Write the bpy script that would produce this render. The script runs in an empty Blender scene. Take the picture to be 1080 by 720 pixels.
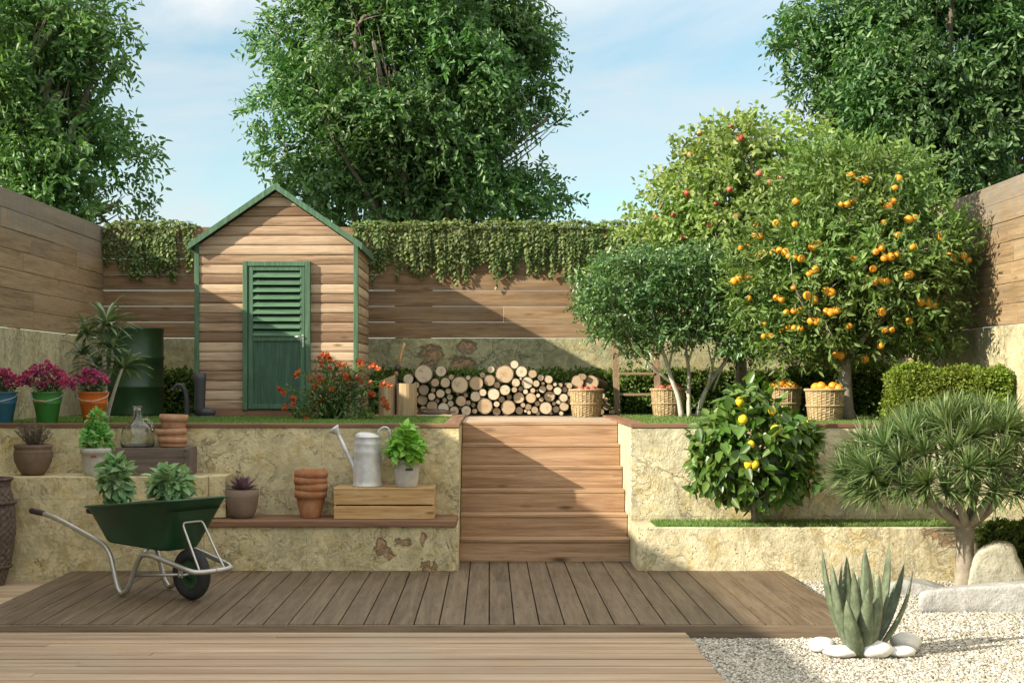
import bpy, bmesh, math, random
import numpy as np
from mathutils import Vector, Matrix

rng = np.random.default_rng(7)
random.seed(7)
R = math.radians
scene = bpy.context.scene
COL = scene.collection

# ------------------------------------------------------------------ camera model used to place things
EYE = 1.6
F = 1500.0
def X(px, d): return (px - 516.0) * d / F
def Z(py, d): return EYE - (py - 400.0) * d / F
def P(px, py, d): return np.array([X(px, d), d, Z(py, d)])

# ------------------------------------------------------------------ material helpers
class Mat:
    def __init__(self, name, disp=False):
        m = bpy.data.materials.new(name)
        m.use_nodes = True
        self.m = m
        self.nt = m.node_tree
        self.nt.nodes.clear()
        self.out = self.n('ShaderNodeOutputMaterial')
        self._tc = None
        self._geo = None
        self._oi = None
    def n(self, t, **kw):
        nd = self.nt.nodes.new(t)
        for k, v in kw.items():
            setattr(nd, k, v)
        return nd
    def link(self, a, b):
        self.nt.links.new(a, b)
    def put(self, sock, v):
        if v is None: return
        if isinstance(v, bpy.types.NodeSocket): self.link(v, sock)
        else:
            if hasattr(sock, 'default_value'):
                try:
                    sock.default_value = v
                except Exception:
                    sock.default_value = (*v, 1.0)
    def obj(self):
        if not self._tc: self._tc = self.n('ShaderNodeTexCoord')
        return self._tc.outputs['Object']
    def gen(self):
        if not self._tc: self._tc = self.n('ShaderNodeTexCoord')
        return self._tc.outputs['Generated']
    def isl(self):
        if not self._geo: self._geo = self.n('ShaderNodeNewGeometry')
        return self._geo.outputs['Random Per Island']
    def orand(self):
        if not self._oi: self._oi = self.n('ShaderNodeObjectInfo')
        return self._oi.outputs['Random']
    def math(self, op, a, b=None, c=None, clamp=False):
        nd = self.n('ShaderNodeMath', operation=op); nd.use_clamp = clamp
        self.put(nd.inputs[0], a); self.put(nd.inputs[1], b)
        if c is not None: self.put(nd.inputs[2], c)
        return nd.outputs[0]
    def vmath(self, op, a, b=None):
        nd = self.n('ShaderNodeVectorMath', operation=op)
        self.put(nd.inputs[0], a)
        if b is not None: self.put(nd.inputs[1], b)
        return nd.outputs['Value'] if op in ('LENGTH', 'DISTANCE', 'DOT_PRODUCT') else nd.outputs[0]
    def scale(self, v, s):
        return self.vmath('MULTIPLY', v, s)
    def noise(self, vec, scale=5, detail=4, rough=.55, dist=0, color=False):
        nd = self.n('ShaderNodeTexNoise')
        self.put(nd.inputs['Vector'], vec)
        nd.inputs['Scale'].default_value = scale
        nd.inputs['Detail'].default_value = detail
        nd.inputs['Roughness'].default_value = rough
        nd.inputs['Distortion'].default_value = dist
        return nd.outputs['Color'] if color else nd.outputs['Fac']
    def voro(self, vec, scale=5, feature='F1', out='Distance', rand=1.0):
        nd = self.n('ShaderNodeTexVoronoi', feature=feature)
        self.put(nd.inputs['Vector'], vec)
        nd.inputs['Scale'].default_value = scale
        nd.inputs['Randomness'].default_value = rand
        return nd.outputs[out]
    def wave(self, vec, scale=5, dist=2, detail=2, dscale=1, kind='BANDS', direction='X'):
        nd = self.n('ShaderNodeTexWave', wave_type=kind)
        if kind == 'BANDS': nd.bands_direction = direction
        else: nd.rings_direction = direction
        self.put(nd.inputs['Vector'], vec)
        nd.inputs['Scale'].default_value = scale
        nd.inputs['Distortion'].default_value = dist
        nd.inputs['Detail'].default_value = detail
        nd.inputs['Detail Scale'].default_value = dscale
        return nd.outputs['Fac']
    def ramp(self, fac, stops, interp='LINEAR'):
        nd = self.n('ShaderNodeValToRGB')
        cr = nd.color_ramp; cr.interpolation = interp
        while len(cr.elements) < len(stops): cr.elements.new(.5)
        for e, (p, c) in zip(cr.elements, stops):
            e.position = p
            e.color = (c, c, c, 1) if not hasattr(c, '__len__') else (*c[:3], 1)
        self.put(nd.inputs[0], fac)
        return nd.outputs[0]
    def maprange(self, v, a, b, c=0., d=1.):
        nd = self.n('ShaderNodeMapRange')
        self.put(nd.inputs[0], v)
        for i, q in enumerate((a, b, c, d)): nd.inputs[1 + i].default_value = q
        return nd.outputs[0]
    def mix(self, fac, a, b, mode='MIX'):
        nd = self.n('ShaderNodeMix', data_type='RGBA', blend_type=mode)
        self.put(nd.inputs[0], fac); 
        for s, v in ((nd.inputs[6], a), (nd.inputs[7], b)):
            if isinstance(v, bpy.types.NodeSocket): self.link(v, s)
            else: s.default_value = (*v[:3], 1)
        return nd.outputs[2]
    def comb(self, x, y, z):
        nd = self.n('ShaderNodeCombineXYZ')
        for i, v in enumerate((x, y, z)): self.put(nd.inputs[i], v)
        return nd.outputs[0]
    def sep(self, v):
        nd = self.n('ShaderNodeSeparateXYZ'); self.put(nd.inputs[0], v)
        return nd.outputs
    def hsv(self, col, h=.5, s=1., v=1.):
        nd = self.n('ShaderNodeHueSaturation')
        self.put(nd.inputs['Hue'], h); self.put(nd.inputs['Saturation'], s); self.put(nd.inputs['Value'], v)
        self.put(nd.inputs['Color'], col)
        return nd.outputs[0]
    def bump(self, h, strength=.4, dist=.01, normal=None):
        nd = self.n('ShaderNodeBump')
        nd.inputs['Strength'].default_value = strength
        nd.inputs['Distance'].default_value = dist
        self.put(nd.inputs['Height'], h)
        if normal is not None: self.put(nd.inputs['Normal'], normal)
        return nd.outputs[0]
    def pbr(self, col, rough=.7, spec=.4, metal=0., normal=None, trans=0., sheen=0., coat=0.):
        b = self.n('ShaderNodeBsdfPrincipled')
        if isinstance(col, bpy.types.NodeSocket): self.link(col, b.inputs['Base Color'])
        else: b.inputs['Base Color'].default_value = (*col[:3], 1)
        self.put(b.inputs['Roughness'], rough)
        b.inputs['Specular IOR Level'].default_value = spec
        self.put(b.inputs['Metallic'], metal)
        if trans: b.inputs['Transmission Weight'].default_value = trans
        if coat: b.inputs['Coat Weight'].default_value = coat
        if normal is not None: self.link(normal, b.inputs['Normal'])
        return b
    def done(self, sh):
        self.link(sh.outputs[0] if not isinstance(sh, bpy.types.NodeSocket) else sh, self.out.inputs['Surface'])
        return self.m

def wood_mat(name, cols, axis='x', grain=1.0, rough=.75, knots=.5, wear=.3, weather=(.35, .3, .25), var=.35, bump=.35, top=None):
    """cols: dark, mid, light; axis: direction of grain in object space"""
    k = Mat(name)
    o = k.obj()
    off = k.math('MULTIPLY', k.isl(), 37.0)
    o2 = k.vmath('ADD', o, k.comb(off, k.math('MULTIPLY', off, 1.7), k.math('MULTIPLY', off, .6)))
    st = {'x': (.06, 1, 1), 'y': (1, .06, 1), 'z': (1, 1, .06)}[axis]
    g = k.scale(o2, tuple(s * grain for s in st))
    n1 = k.noise(g, 28, 5, .65, .8)
    n2 = k.noise(g, 7, 4, .6, 1.5)
    st2 = {'x': (.28, 1, 1), 'y': (1, .28, 1), 'z': (1, 1, .28)}[axis]
    kn = k.voro(k.scale(o2, tuple(s * grain for s in st2)), 7.5, 'F1')
    knm = k.maprange(kn, .06, .17, 1., 0.)
    f = k.math('ADD', k.math('MULTIPLY', n1, .55), k.math('MULTIPLY', n2, .45))
    f = k.math('ADD', f, k.math('MULTIPLY', k.math('SUBTRACT', k.isl(), .5), var))
    c = k.ramp(f, [(.33, cols[0]), (.5, cols[1]), (.65, cols[2])])
    c = k.mix(k.math('MULTIPLY', knm, knots), c, tuple(v * .35 for v in cols[0]))
    w = k.noise(o, 2.2, 6, .65)
    wm = k.math('MULTIPLY', k.maprange(w, .45, .75), wear)
    c = k.mix(wm, c, weather)
    if top:
        zz = k.sep(o)[2]
        sk = k.noise(k.scale(o, (6, 6, .7)), 3.0, 6, .7)
        tm = k.math('MULTIPLY', k.maprange(k.math('ADD', zz, k.math('MULTIPLY', sk, .5)), top[0] + .25, top[1] + .25), k.maprange(sk, .38, .58, .25, 1.))
        c = k.mix(k.math('MULTIPLY', tm, .85), c, (.19, .175, .155))
    fine = k.noise(g, 90, 3, .6)
    c = k.mix(k.math('MULTIPLY', k.maprange(fine, .52, .8), .35), c, tuple(v * .45 for v in cols[0]))
    h = k.math('ADD', n1, k.math('MULTIPLY', fine, .5))
    nrm = k.bump(h, bump, .006)
    return k.done(k.pbr(c, rough, .3, normal=nrm))

def stone_mat(name, cream=(.58, .52, .37), ochre=(.46, .35, .15), grey=(.36, .36, .27), green=.25, bricks=(), slab=(1.35, .52), joint=.5, crack=.5, seed=0., streak=0.):
    k = Mat(name)
    o = k.vmath('ADD', k.obj(), (seed, seed * .7, seed * 1.3))
    n0 = k.noise(o, 1.1, 5, .6, .4)
    n1 = k.noise(o, 3.4, 7, .68, .7)
    n2 = k.noise(o, 11, 6, .7, .3)
    n3 = k.noise(o, 42, 5, .7)
    c = k.ramp(n1, [(.3, tuple(v * .82 for v in cream)), (.5, cream), (.7, tuple(min(.8, v * 1.14) for v in cream))])
    c = k.mix(k.math('MULTIPLY', k.maprange(k.noise(o, 3.6, 7, .7, 1.2), .49, .62), .8), c, ochre)
    c = k.mix(k.math('MULTIPLY', k.maprange(n0, .5, .72), .75), c, grey)
    c = k.mix(k.math('MULTIPLY', k.maprange(k.noise(o, 5.5, 6, .7, .9), .56, .68), .55), c, tuple(v * .62 for v in ochre))
    c = k.mix(k.math('MULTIPLY', k.maprange(k.noise(k.vmath('ADD', o, (9, 4, 2)), 1.7, 5, .6), .52, .7), green), c, (.2, .23, .09))
    c = k.mix(k.math('MULTIPLY', k.maprange(n2, .45, .8), .45), c, tuple(min(.85, v * 1.25) for v in cream))
    if streak:
        s = k.noise(k.scale(o, (9, 9, .5)), 2.2, 5, .65)
        c = k.mix(k.math('MULTIPLY', k.maprange(s, .52, .7), streak), c, tuple(v * .42 for v in grey))
    pb = k.noise(k.vmath('ADD', o, (2, 8, 4)), 2.0, 8, .72, .6)
    c = k.mix(k.maprange(pb, .40, .56, .5, 0.), c, tuple(v * .62 for v in grey))
    pc = k.noise(k.vmath('ADD', o, (7, 1, 3)), 8.5, 8, .78, .9)
    c = k.mix(k.maprange(pc, .5, .66, 0., .7), c, tuple(min(.85, v * 1.22) for v in cream))
    c = k.mix(k.maprange(pc, .33, .46, .5, 0.), c, tuple(v * .6 for v in ochre))
    # cracks
    dv = k.vmath('ADD', o, k.scale(k.noise(o, 3, 5, .65, color=True), (.55, .55, .55)))
    e = k.voro(dv, 2.6, 'DISTANCE_TO_EDGE')
    em = k.maprange(e, .0, .014, 1., 0.)
    em = k.math('MULTIPLY', em, k.maprange(k.noise(o, 1.6, 3, .5), .54, .66))
    e2 = k.voro(dv, 6.0, 'DISTANCE_TO_EDGE')
    em2 = k.math('MULTIPLY', k.maprange(e2, .0, .02, .7, 0.), k.maprange(k.noise(k.vmath('ADD', o, (5, 5, 5)), 2.1, 3, .5), .58, .68))
    rn = k.noise(k.vmath('ADD', o, (11, 3, 6)), 2.6, 8, .62, .8)
    rg_ = k.maprange(k.math('ABSOLUTE', k.math('SUBTRACT', rn, .5)), .0, .005, .5, 0.)
    rg_ = k.math('MULTIPLY', rg_, k.maprange(k.noise(k.vmath('ADD', o, (1, 6, 2)), 1.9, 3, .5), .42, .56))
    rn2 = k.noise(k.vmath('ADD', o, (3, 13, 6)), 6.5, 8, .66, 1.)
    rg2 = k.maprange(k.math('ABSOLUTE', k.math('SUBTRACT', rn2, .5)), .0, .008, .25, 0.)
    rg2 = k.math('MULTIPLY', rg2, k.maprange(k.noise(k.vmath('ADD', o, (4, 2, 8)), 2.4, 3, .5), .47, .58))
    em = k.math('MAXIMUM', em, k.math('MAXIMUM', rg_, rg2))
    c = k.mix(k.math('MULTIPLY', em, crack), c, (.11, .09, .05))
    # pits
    pit = k.math('MULTIPLY', k.maprange(k.voro(o, 26, 'F1'), .08, .2, 1., 0.), k.maprange(n1, .5, .62))
    c = k.mix(k.math('MULTIPLY', pit, .55), c, (.13, .1, .05))
    c = k.mix(k.math('MULTIPLY', k.maprange(n3, .5, .75), .3), c, tuple(v * .6 for v in cream))
    # slab joints
    x, y, z = k.sep(k.obj())
    br = k.n('ShaderNodeTexBrick')
    br.offset = .5
    k.link(k.comb(k.math('ADD', x, y), z, 0.), br.inputs['Vector'])
    br.inputs['Scale'].default_value = 1.
    br.inputs['Brick Width'].default_value = slab[0]
    br.inputs['Row Height'].default_value = slab[1]
    br.inputs['Mortar Size'].default_value = .004
    br.inputs['Mortar Smooth'].default_value = .3
    br.inputs['Color1'].default_value = (1, 1, 1, 1); br.inputs['Color2'].default_value = (.86, .86, .86, 1)
    br.inputs['Mortar'].default_value = (.45, .45, .45, 1)
    c = k.mix(joint, c, br.outputs['Color'], 'MULTIPLY')
    hgt = k.math('ADD', k.math('MULTIPLY', n1, .5), k.math('MULTIPLY', n2, .35))
    hgt = k.math('ADD', hgt, k.math('MULTIPLY', n3, .15))
    hgt = k.math('SUBTRACT', hgt, k.math('MULTIPLY', em, .35))
    hgt = k.math('SUBTRACT', hgt, k.math('MULTIPLY', pit, .25))
    if bricks:
        tot = None
        dn = k.scale(k.noise(k.obj(), 13, 6, .7, color=True), (.2, .2, .2))
        pv = k.vmath('ADD', k.obj(), k.vmath('ADD', dn, (-.1, -.1, -.1)))
        for (bx, by, bz, rx, rz) in bricks:
            q = k.vmath('MULTIPLY', k.vmath('SUBTRACT', pv, (bx, by, bz)), (1 / rx, 0., 1 / rz))
            m_ = k.math('MULTIPLY', k.maprange(k.vmath('LENGTH', q), .7, 1.05, 1., 0.), k.maprange(n2, .34, .5, .25, 1.))
            tot = m_ if tot is None else k.math('MAXIMUM', tot, m_)
        b2 = k.n('ShaderNodeTexBrick')
        k.link(k.comb(k.math('ADD', x, y), z, 0.), b2.inputs['Vector'])
        b2.inputs['Scale'].default_value = 1.
        b2.inputs['Brick Width'].default_value = .19
        b2.inputs['Row Height'].default_value = .085
        b2.inputs['Mortar Size'].default_value = .009
        b2.inputs['Color1'].default_value = (.5, .23, .12, 1); b2.inputs['Color2'].default_value = (.4, .2, .11, 1)
        b2.inputs['Mortar'].default_value = (.3, .26, .18, 1)
        bc = k.mix(k.maprange(n2, .4, .7), b2.outputs['Color'], (.36, .22, .13))
        edge = k.math('MULTIPLY', k.math('SUBTRACT', tot, k.math('MULTIPLY', tot, tot)), 2.5, clamp=True)
        c = k.mix(k.math('MULTIPLY', tot, .78), c, bc)
        c = k.mix(k.math('MULTIPLY', edge, .5), c, (.16, .13, .08))
        hgt = k.math('SUBTRACT', hgt, k.math('MULTIPLY', tot, .6))
    nrm = k.bump(hgt, 1., .04)
    return k.done(k.pbr(c, .9, .2, normal=nrm))

def leaf_mat(name, cols, rough=.45, spec=.45, trl=.3, tint=(1.35, 1.5, .6), oscale=1.2):
    k = Mat(name)
    c = k.ramp(k.isl(), [(0., cols[0]), (.5, cols[1]), (1., cols[2])])
    v = k.noise(k.obj(), oscale, 3, .6)
    c = k.hsv(c, k.maprange(v, .35, .65, .485, .515), 1., k.maprange(v, .3, .7, .75, 1.25))
    b = k.pbr(c, rough, spec)
    t = k.n('ShaderNodeBsdfTranslucent')
    k.link(k.mix(1., c, tint, 'MULTIPLY'), t.inputs['Color'])
    mx = k.n('ShaderNodeMixShader'); mx.inputs[0].default_value = trl
    k.link(b.outputs[0], mx.inputs[1]); k.link(t.outputs[0], mx.inputs[2])
    return k.done(mx)

def simple_mat(name, col, rough=.6, spec=.4, metal=0., var=.25, scale=8., bump=.15, dirt=None, dirtamt=.4, bscale=40):
    k = Mat(name)
    n = k.noise(k.obj(), scale, 6, .65)
    c = k.ramp(n, [(.3, tuple(max(0, v * (1 - var)) for v in col)), (.7, tuple(min(1, v * (1 + var)) for v in col))])
    if dirt:
        d = k.noise(k.vmath('ADD', k.obj(), (3, 3, 3)), scale * .6, 7, .72, .6)
        c = k.mix(k.math('MULTIPLY', k.maprange(d, .48, .68), dirtamt), c, dirt)
    nb = k.noise(k.obj(), bscale, 4, .6)
    r = k.maprange(n, .3, .7, max(.05, rough - .08), min(1, rough + .1))
    return k.done(k.pbr(c, r, spec, metal, normal=k.bump(nb, bump, .004)))

# ------------------------------------------------------------------ object helpers
ORIG = {}
def link(o, parent=None):
    COL.objects.link(o)
    if parent is not None: o.parent = parent
    return o

def tag(o, label=None, cat=None, group=None, kind=None):
    if label: o['label'] = label
    if cat: o['category'] = cat
    if group: o['group'] = group
    if kind: o['kind'] = kind
    return o

def thing(name, label, cat, loc=(0, 0, 0), group=None):
    o = bpy.data.objects.new(name, None)
    o.empty_display_size = .1
    o.location = loc
    link(o)
    ORIG[o.name] = np.array(loc, float)
    return tag(o, label, cat, group)

def finish(name, me, mats, parent, origin):
    if not isinstance(mats, (list, tuple)): mats = [mats]
    for m in mats: me.materials.append(m)
    o = bpy.data.objects.new(name, me)
    if parent is None and origin is not None: o.location = tuple(origin)
    link(o, parent)
    ORIG[o.name] = ORIG[parent.name] if parent is not None else (np.array(origin, float) if origin is not None else np.zeros(3))
    return o

def np_mesh(name, V, Fc, mats, parent=None, origin=None, smooth=False, matidx=None):
    """V (n,3) world coordinates, Fc (m,k)"""
    V = np.asarray(V, float).reshape(-1, 3)
    if parent is not None: V = V - ORIG[parent.name]
    elif origin is not None: V = V - np.asarray(origin, float)
    Fc = np.asarray(Fc, np.int32)
    m, kk = Fc.shape
    me = bpy.data.meshes.new(name)
    me.vertices.add(len(V)); me.vertices.foreach_set('co', V.ravel().astype(np.float32))
    me.loops.add(m * kk); me.loops.foreach_set('vertex_index', Fc.ravel())
    me.polygons.add(m)
    me.polygons.foreach_set('loop_start', np.arange(0, m * kk, kk, dtype=np.int32))
    me.polygons.foreach_set('loop_total', np.full(m, kk, np.int32))
    if smooth: me.polygons.foreach_set('use_smooth', np.ones(m, bool))
    if matidx is not None: me.polygons.foreach_set('material_index', np.asarray(matidx, np.int32))
    me.update(calc_edges=True)
    return finish(name, me, mats, parent, origin)

def nrm(v):
    v = np.asarray(v, float)
    return v / np.maximum(np.linalg.norm(v, axis=-1, keepdims=True), 1e-9)

class MB:
    """collects shapes (world coordinates) and links them as one mesh object"""
    def __init__(self):
        self.v = []; self.f = []; self.mi = []; self.sm = []
        self.cur = 0
    def add(self, vs, fs, smooth=False):
        b = len(self.v)
        self.v.extend([tuple(map(float, q)) for q in vs])
        for q in fs:
            self.f.append(tuple(b + i for i in q)); self.mi.append(self.cur); self.sm.append(smooth)
        return self
    def box(self, x0, x1, y0, y1, z0, z1, bev=0.):
        if bev <= 0:
            vs = [(x, y, z) for z in (z0, z1) for y in (y0, y1) for x in (x0, x1)]
            fs = [(0, 2, 3, 1), (4, 5, 7, 6), (0, 1, 5, 4), (2, 6, 7, 3), (0, 4, 6, 2), (1, 3, 7, 5)]
            return self.add(vs, fs)
        bm = bmesh.new()
        vs = [bm.verts.new((x, y, z)) for z in (z0, z1) for y in (y0, y1) for x in (x0, x1)]
        for q in [(0, 2, 3, 1), (4, 5, 7, 6), (0, 1, 5, 4), (2, 6, 7, 3), (0, 4, 6, 2), (1, 3, 7, 5)]:
            bm.faces.new([vs[i] for i in q])
        bev = min(bev, .45 * min(x1 - x0, y1 - y0, z1 - z0))
        bmesh.ops.bevel(bm, geom=list(bm.edges), offset=bev, segments=2, profile=.5, affect='EDGES', clamp_overlap=True)
        bm.verts.index_update()
        self.add([tuple(v.co) for v in bm.verts], [tuple(v.index for v in f.verts) for f in bm.faces])
        bm.free()
        return self
    def obox(self, c, sx, sy, sz, M, bev=0.):
        t = MB(); t.box(-sx / 2, sx / 2, -sy / 2, sy / 2, -sz / 2, sz / 2, bev)
        M = np.asarray(M, float)
        vs = [M @ np.array(q) + np.asarray(c, float) for q in t.v]
        return self.add(vs, t.f)
    def tube(self, pts, rad, seg=8, cap=True, close=False):
        pts = np.asarray(pts, float); n = len(pts)
        rad = np.full(n, rad, float) if np.isscalar(rad) else np.asarray(rad, float)
        t = np.gradient(pts, axis=0) if n > 2 else np.repeat((pts[1] - pts[0])[None], n, 0)
        if close: t = np.roll(pts, -1, 0) - np.roll(pts, 1, 0)
        t = nrm(t)
        u = np.cross(t[0], (0, 0, 1.)); 
        if np.linalg.norm(u) < .1: u = np.cross(t[0], (1., 0, 0))
        u = u / np.linalg.norm(u)
        vs = []
        for i in range(n):
            u = u - t[i] * np.dot(u, t[i]); u = u / max(np.linalg.norm(u), 1e-9)
            w = np.cross(t[i], u)
            for s in range(seg):
                a = 2 * math.pi * s / seg
                vs.append(pts[i] + rad[i] * (math.cos(a) * u + math.sin(a) * w))
        fs = []
        for i in range(n if close else n - 1):
            j = (i + 1) % n
            for s in range(seg):
                s2 = (s + 1) % seg
                fs.append((i * seg + s, i * seg + s2, j * seg + s2, j * seg + s))
        self.add(vs, fs, True)
        if cap and not close:
            b = len(self.v) - n * seg
            self.f.append(tuple(b + s for s in reversed(range(seg)))); self.mi.append(self.cur); self.sm.append(False)
            self.f.append(tuple(b + (n - 1) * seg + s for s in range(seg))); self.mi.append(self.cur); self.sm.append(False)
        return self
    def lathe(self, prof, c=(0, 0, 0), seg=32, smooth=True, fn=None, M=None):
        """prof: list of (r, z) from bottom to top (outside upward, then inside downward)"""
        vs = []
        for i, (r, z) in enumerate(prof):
            for s in range(seg):
                a = 2 * math.pi * s / seg
                rr = r * (fn(a, z) if fn else 1)
                q = np.array([rr * math.cos(a), rr * math.sin(a), z])
                if M is not None: q = np.asarray(M) @ q
                vs.append(q + np.asarray(c, float))
        fs = []
        for i in range(len(prof) - 1):
            for s in range(seg):
                s2 = (s + 1) % seg
                fs.append((i * seg + s, i * seg + s2, (i + 1) * seg + s2, (i + 1) * seg + s))
        self.add(vs, fs, smooth)
        b = len(self.v) - len(vs)
        if prof[0][0] > 1e-4:
            self.f.append(tuple(b + s for s in reversed(range(seg)))); self.mi.append(self.cur); self.sm.append(False)
        if prof[-1][0] > 1e-4:
            self.f.append(tuple(b + (len(prof) - 1) * seg + s for s in range(seg))); self.mi.append(self.cur); self.sm.append(False)
        return self
    def blob(self, c, r, seg=12, rings=8, jit=0., seed=0, M=None, power=1.0):
        """ellipsoid with a little noise; r = (rx, ry, rz)"""
        rg = np.random.default_rng(seed)
        ph = rg.uniform(0, 6.28, (4, 3)); fr = rg.uniform(1.2, 3.2, (4, 3))
        vs = []
        for i in range(1, rings):
            th = math.pi * i / rings
            for s in range(seg):
                a = 2 * math.pi * s / seg
                d = np.array([math.sin(th) * math.cos(a), math.sin(th) * math.sin(a), -math.cos(th)])
                k = 1 + jit * sum(math.sin(float(np.dot(fr[q], d)) * 2 + ph[q, 0]) for q in range(4)) / 2
                q = np.sign(d) * np.abs(d) ** power * np.asarray(r) * k
                if M is not None: q = np.asarray(M) @ q
                vs.append(q + np.asarray(c, float))
        for sgn in (-1, 1):
            q = np.array([0, 0, sgn]) * np.asarray(r, float)
            if M is not None: q = np.asarray(M) @ q
            vs.append(q + np.asarray(c, float))
        n = len(vs); fs = []
        for i in range(rings - 2):
            for s in range(seg):
                s2 = (s + 1) % seg
                fs.append((i * seg + s, i * seg + s2, (i + 1) * seg + s2, (i + 1) * seg + s))
        for s in range(seg):
            s2 = (s + 1) % seg
            fs.append((n - 2, s2, s)); fs.append((n - 1, (rings - 2) * seg + s, (rings - 2) * seg + s2))
        return self.add(vs, fs, True)
    def poly(self, pts, thick_vec):
        """closed prism from a flat polygon and an extrusion vector"""
        pts = [np.asarray(q, float) for q in pts]; t = np.asarray(thick_vec, float); n = len(pts)
        vs = pts + [q + t for q in pts]
        fs = [tuple(range(n)), tuple(reversed(range(n, 2 * n)))]
        fs += [(i, i + n, (i + 1) % n + n, (i + 1) % n) for i in range(n)]
        return self.add(vs, fs)
    def build(self, name, mats, parent=None, origin=None, recalc=True):
        me = bpy.data.meshes.new(name)
        V = np.array(self.v, float).reshape(-1, 3)
        if parent is not None: V = V - ORIG[parent.name]
        elif origin is not None: V = V - np.asarray(origin, float)
        me.from_pydata(V.tolist(), [], self.f)
        me.polygons.foreach_set('material_index', self.mi)
        me.polygons.foreach_set('use_smooth', self.sm)
        if recalc:
            bm = bmesh.new(); bm.from_mesh(me)
            bmesh.ops.recalc_face_normals(bm, faces=bm.faces)
            bm.to_mesh(me); bm.free()
        me.update()
        return finish(name, me, mats, parent, origin)

def copy_tree(root, loc=None, rotz=None, label=None, scale=None):
    def rec(o, parent):
        c = o.copy(); COL.objects.link(c); c.parent = parent
        ORIG[c.name] = ORIG.get(o.name, np.zeros(3))
        for ch in list(o.children): rec(ch, c)
        return c
    r = rec(root, None)
    if loc is not None: r.location = tuple(loc)
    if rotz is not None: r.rotation_euler[2] = rotz
    if scale is not None: r.scale = (scale,) * 3 if np.isscalar(scale) else scale
    if label: r['label'] = label
    return r

def rotz(a):
    c, s = math.cos(a), math.sin(a)
    return np.array([[c, -s, 0], [s, c, 0], [0, 0, 1.]])
def rot_to(d):
    """matrix whose z column points along d"""
    d = nrm(d); a = np.array([0, 0, 1.]) if abs(d[2]) < .9 else np.array([1., 0, 0])
    x = nrm(np.cross(a, d)); y = np.cross(d, x)
    return np.stack([x, y, d], 1)

# ------------------------------------------------------------------ leaves
def leaf_quads(Pp, D, N, L, W, fold=.18, curl=.15):
    D = nrm(D); S = nrm(np.cross(D, N)); N = np.cross(S, D)
    n = len(Pp); L = np.broadcast_to(L, (n,))[:, None]; W = np.broadcast_to(W, (n,))[:, None]
    def at(t, w): return Pp + D * L * t + S * W * w + N * (abs(w) * fold * W * 2 - curl * L * t * t)
    V = np.stack([at(0, 0), at(.3, .5), at(.68, .4), at(1, 0), at(.68, -.4), at(.3, -.5)], 1)
    b = (np.arange(n) * 6)[:, None]
    Fq = np.concatenate([b + np.array([[0, 1, 2, 3]]), b + np.array([[0, 3, 4, 5]])], 0)
    return V.reshape(-1, 3), Fq

def ribbons(Pp, D, N, L, W, seg=4, droop=.4, tipw=.06, mid=.5, fold=.0):
    """long strap leaves; droop bends them towards -Z along their length"""
    D = nrm(D); n = len(Pp)
    L = np.broadcast_to(L, (n,))[:, None]; W = np.broadcast_to(W, (n,))[:, None]
    droop = np.broadcast_to(droop, (n,))[:, None]
    S = nrm(np.cross(D, N))
    rows = []
    pos = Pp.copy()
    for i in range(seg + 1):
        t = i / seg
        w = W * (np.sin(np.pi * (.22 + .78 * t)) ** .8 * (1 - tipw) + tipw) * .5
        d = nrm(D + np.array([0, 0, -1.]) * droop * t * 1.6)
        Nn = np.cross(S, d)
        rows.append(np.stack([pos - S * w + Nn * fold * W, pos, pos + S * w + Nn * fold * W], 1))
        pos = pos + d * L / seg
    V = np.stack(rows, 1)  # n, seg+1, 3, 3
    m = (seg + 1) * 3
    b = (np.arange(n) * m)[:, None]
    fs = []
    for i in range(seg):
        for j in range(2):
            a = i * 3 + j
            fs.append(b + np.array([[a, a + 1, a + 4, a + 3]]))
    return V.reshape(-1, 3), np.concatenate(fs, 0)

def lobes_sample(lobes, n, rg, inner=.35, pw=.6):
    w = np.array([l[1][0] * l[1][1] * l[1][2] for l in lobes]) ** .75
    idx = rg.choice(len(lobes), n, p=w / w.sum())
    C = np.array([l[0] for l in lobes])[idx]; Rr = np.array([l[1] for l in lobes])[idx]
    d = nrm(rg.normal(size=(n, 3)))
    r = inner + (1 - inner) * rg.random(n) ** pw
    return C + d * Rr * r[:, None], d, idx

def sprays(pts, out, rg, tl, nl, L, W, droop=.25, spread=.9, up=.35, fold=.18, curl=.2, lvar=.3, tropism=0.):
    """each point carries a twig; leaves sit alternately along it"""
    n = len(pts)
    td = nrm(out * .75 + rg.normal(size=(n, 3)) * .55 + np.array([0, 0, tropism]))
    t = np.linspace(.1, 1, nl)[None, :, None]
    tlv = tl * (1 + rg.uniform(-.35, .35, (n, 1, 1)))
    Pp = pts[:, None] + td[:, None] * t * tlv + np.array([0, 0, -1.]) * (t ** 2) * tlv * droop
    side = nrm(np.cross(td, rg.normal(size=(n, 3))))[:, None]
    sgn = np.where(np.arange(nl) % 2 == 0, 1., -1.)[None, :, None]
    D = td[:, None] * .7 + side * sgn * spread + rg.normal(size=(n, nl, 3)) * .3 + np.array([0, 0, -droop])
    N = np.array([0, 0, 1.]) * up + out[:, None] * .35 + rg.normal(size=(n, nl, 3)) * .55
    Pp = Pp.reshape(-1, 3); D = D.reshape(-1, 3); N = N.reshape(-1, 3)
    Lr = L * (1 + rg.uniform(-lvar, lvar, len(Pp)))
    return leaf_quads(Pp, D, N, Lr, Lr * (W / L), fold, curl), td

def bez(a, b, bend, n=6):
    a = np.asarray(a, float); b = np.asarray(b, float)
    t = np.linspace(0, 1, n)[:, None]
    return a * (1 - t) + b * t + np.asarray(bend, float) * (4 * t * (1 - t))
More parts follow.
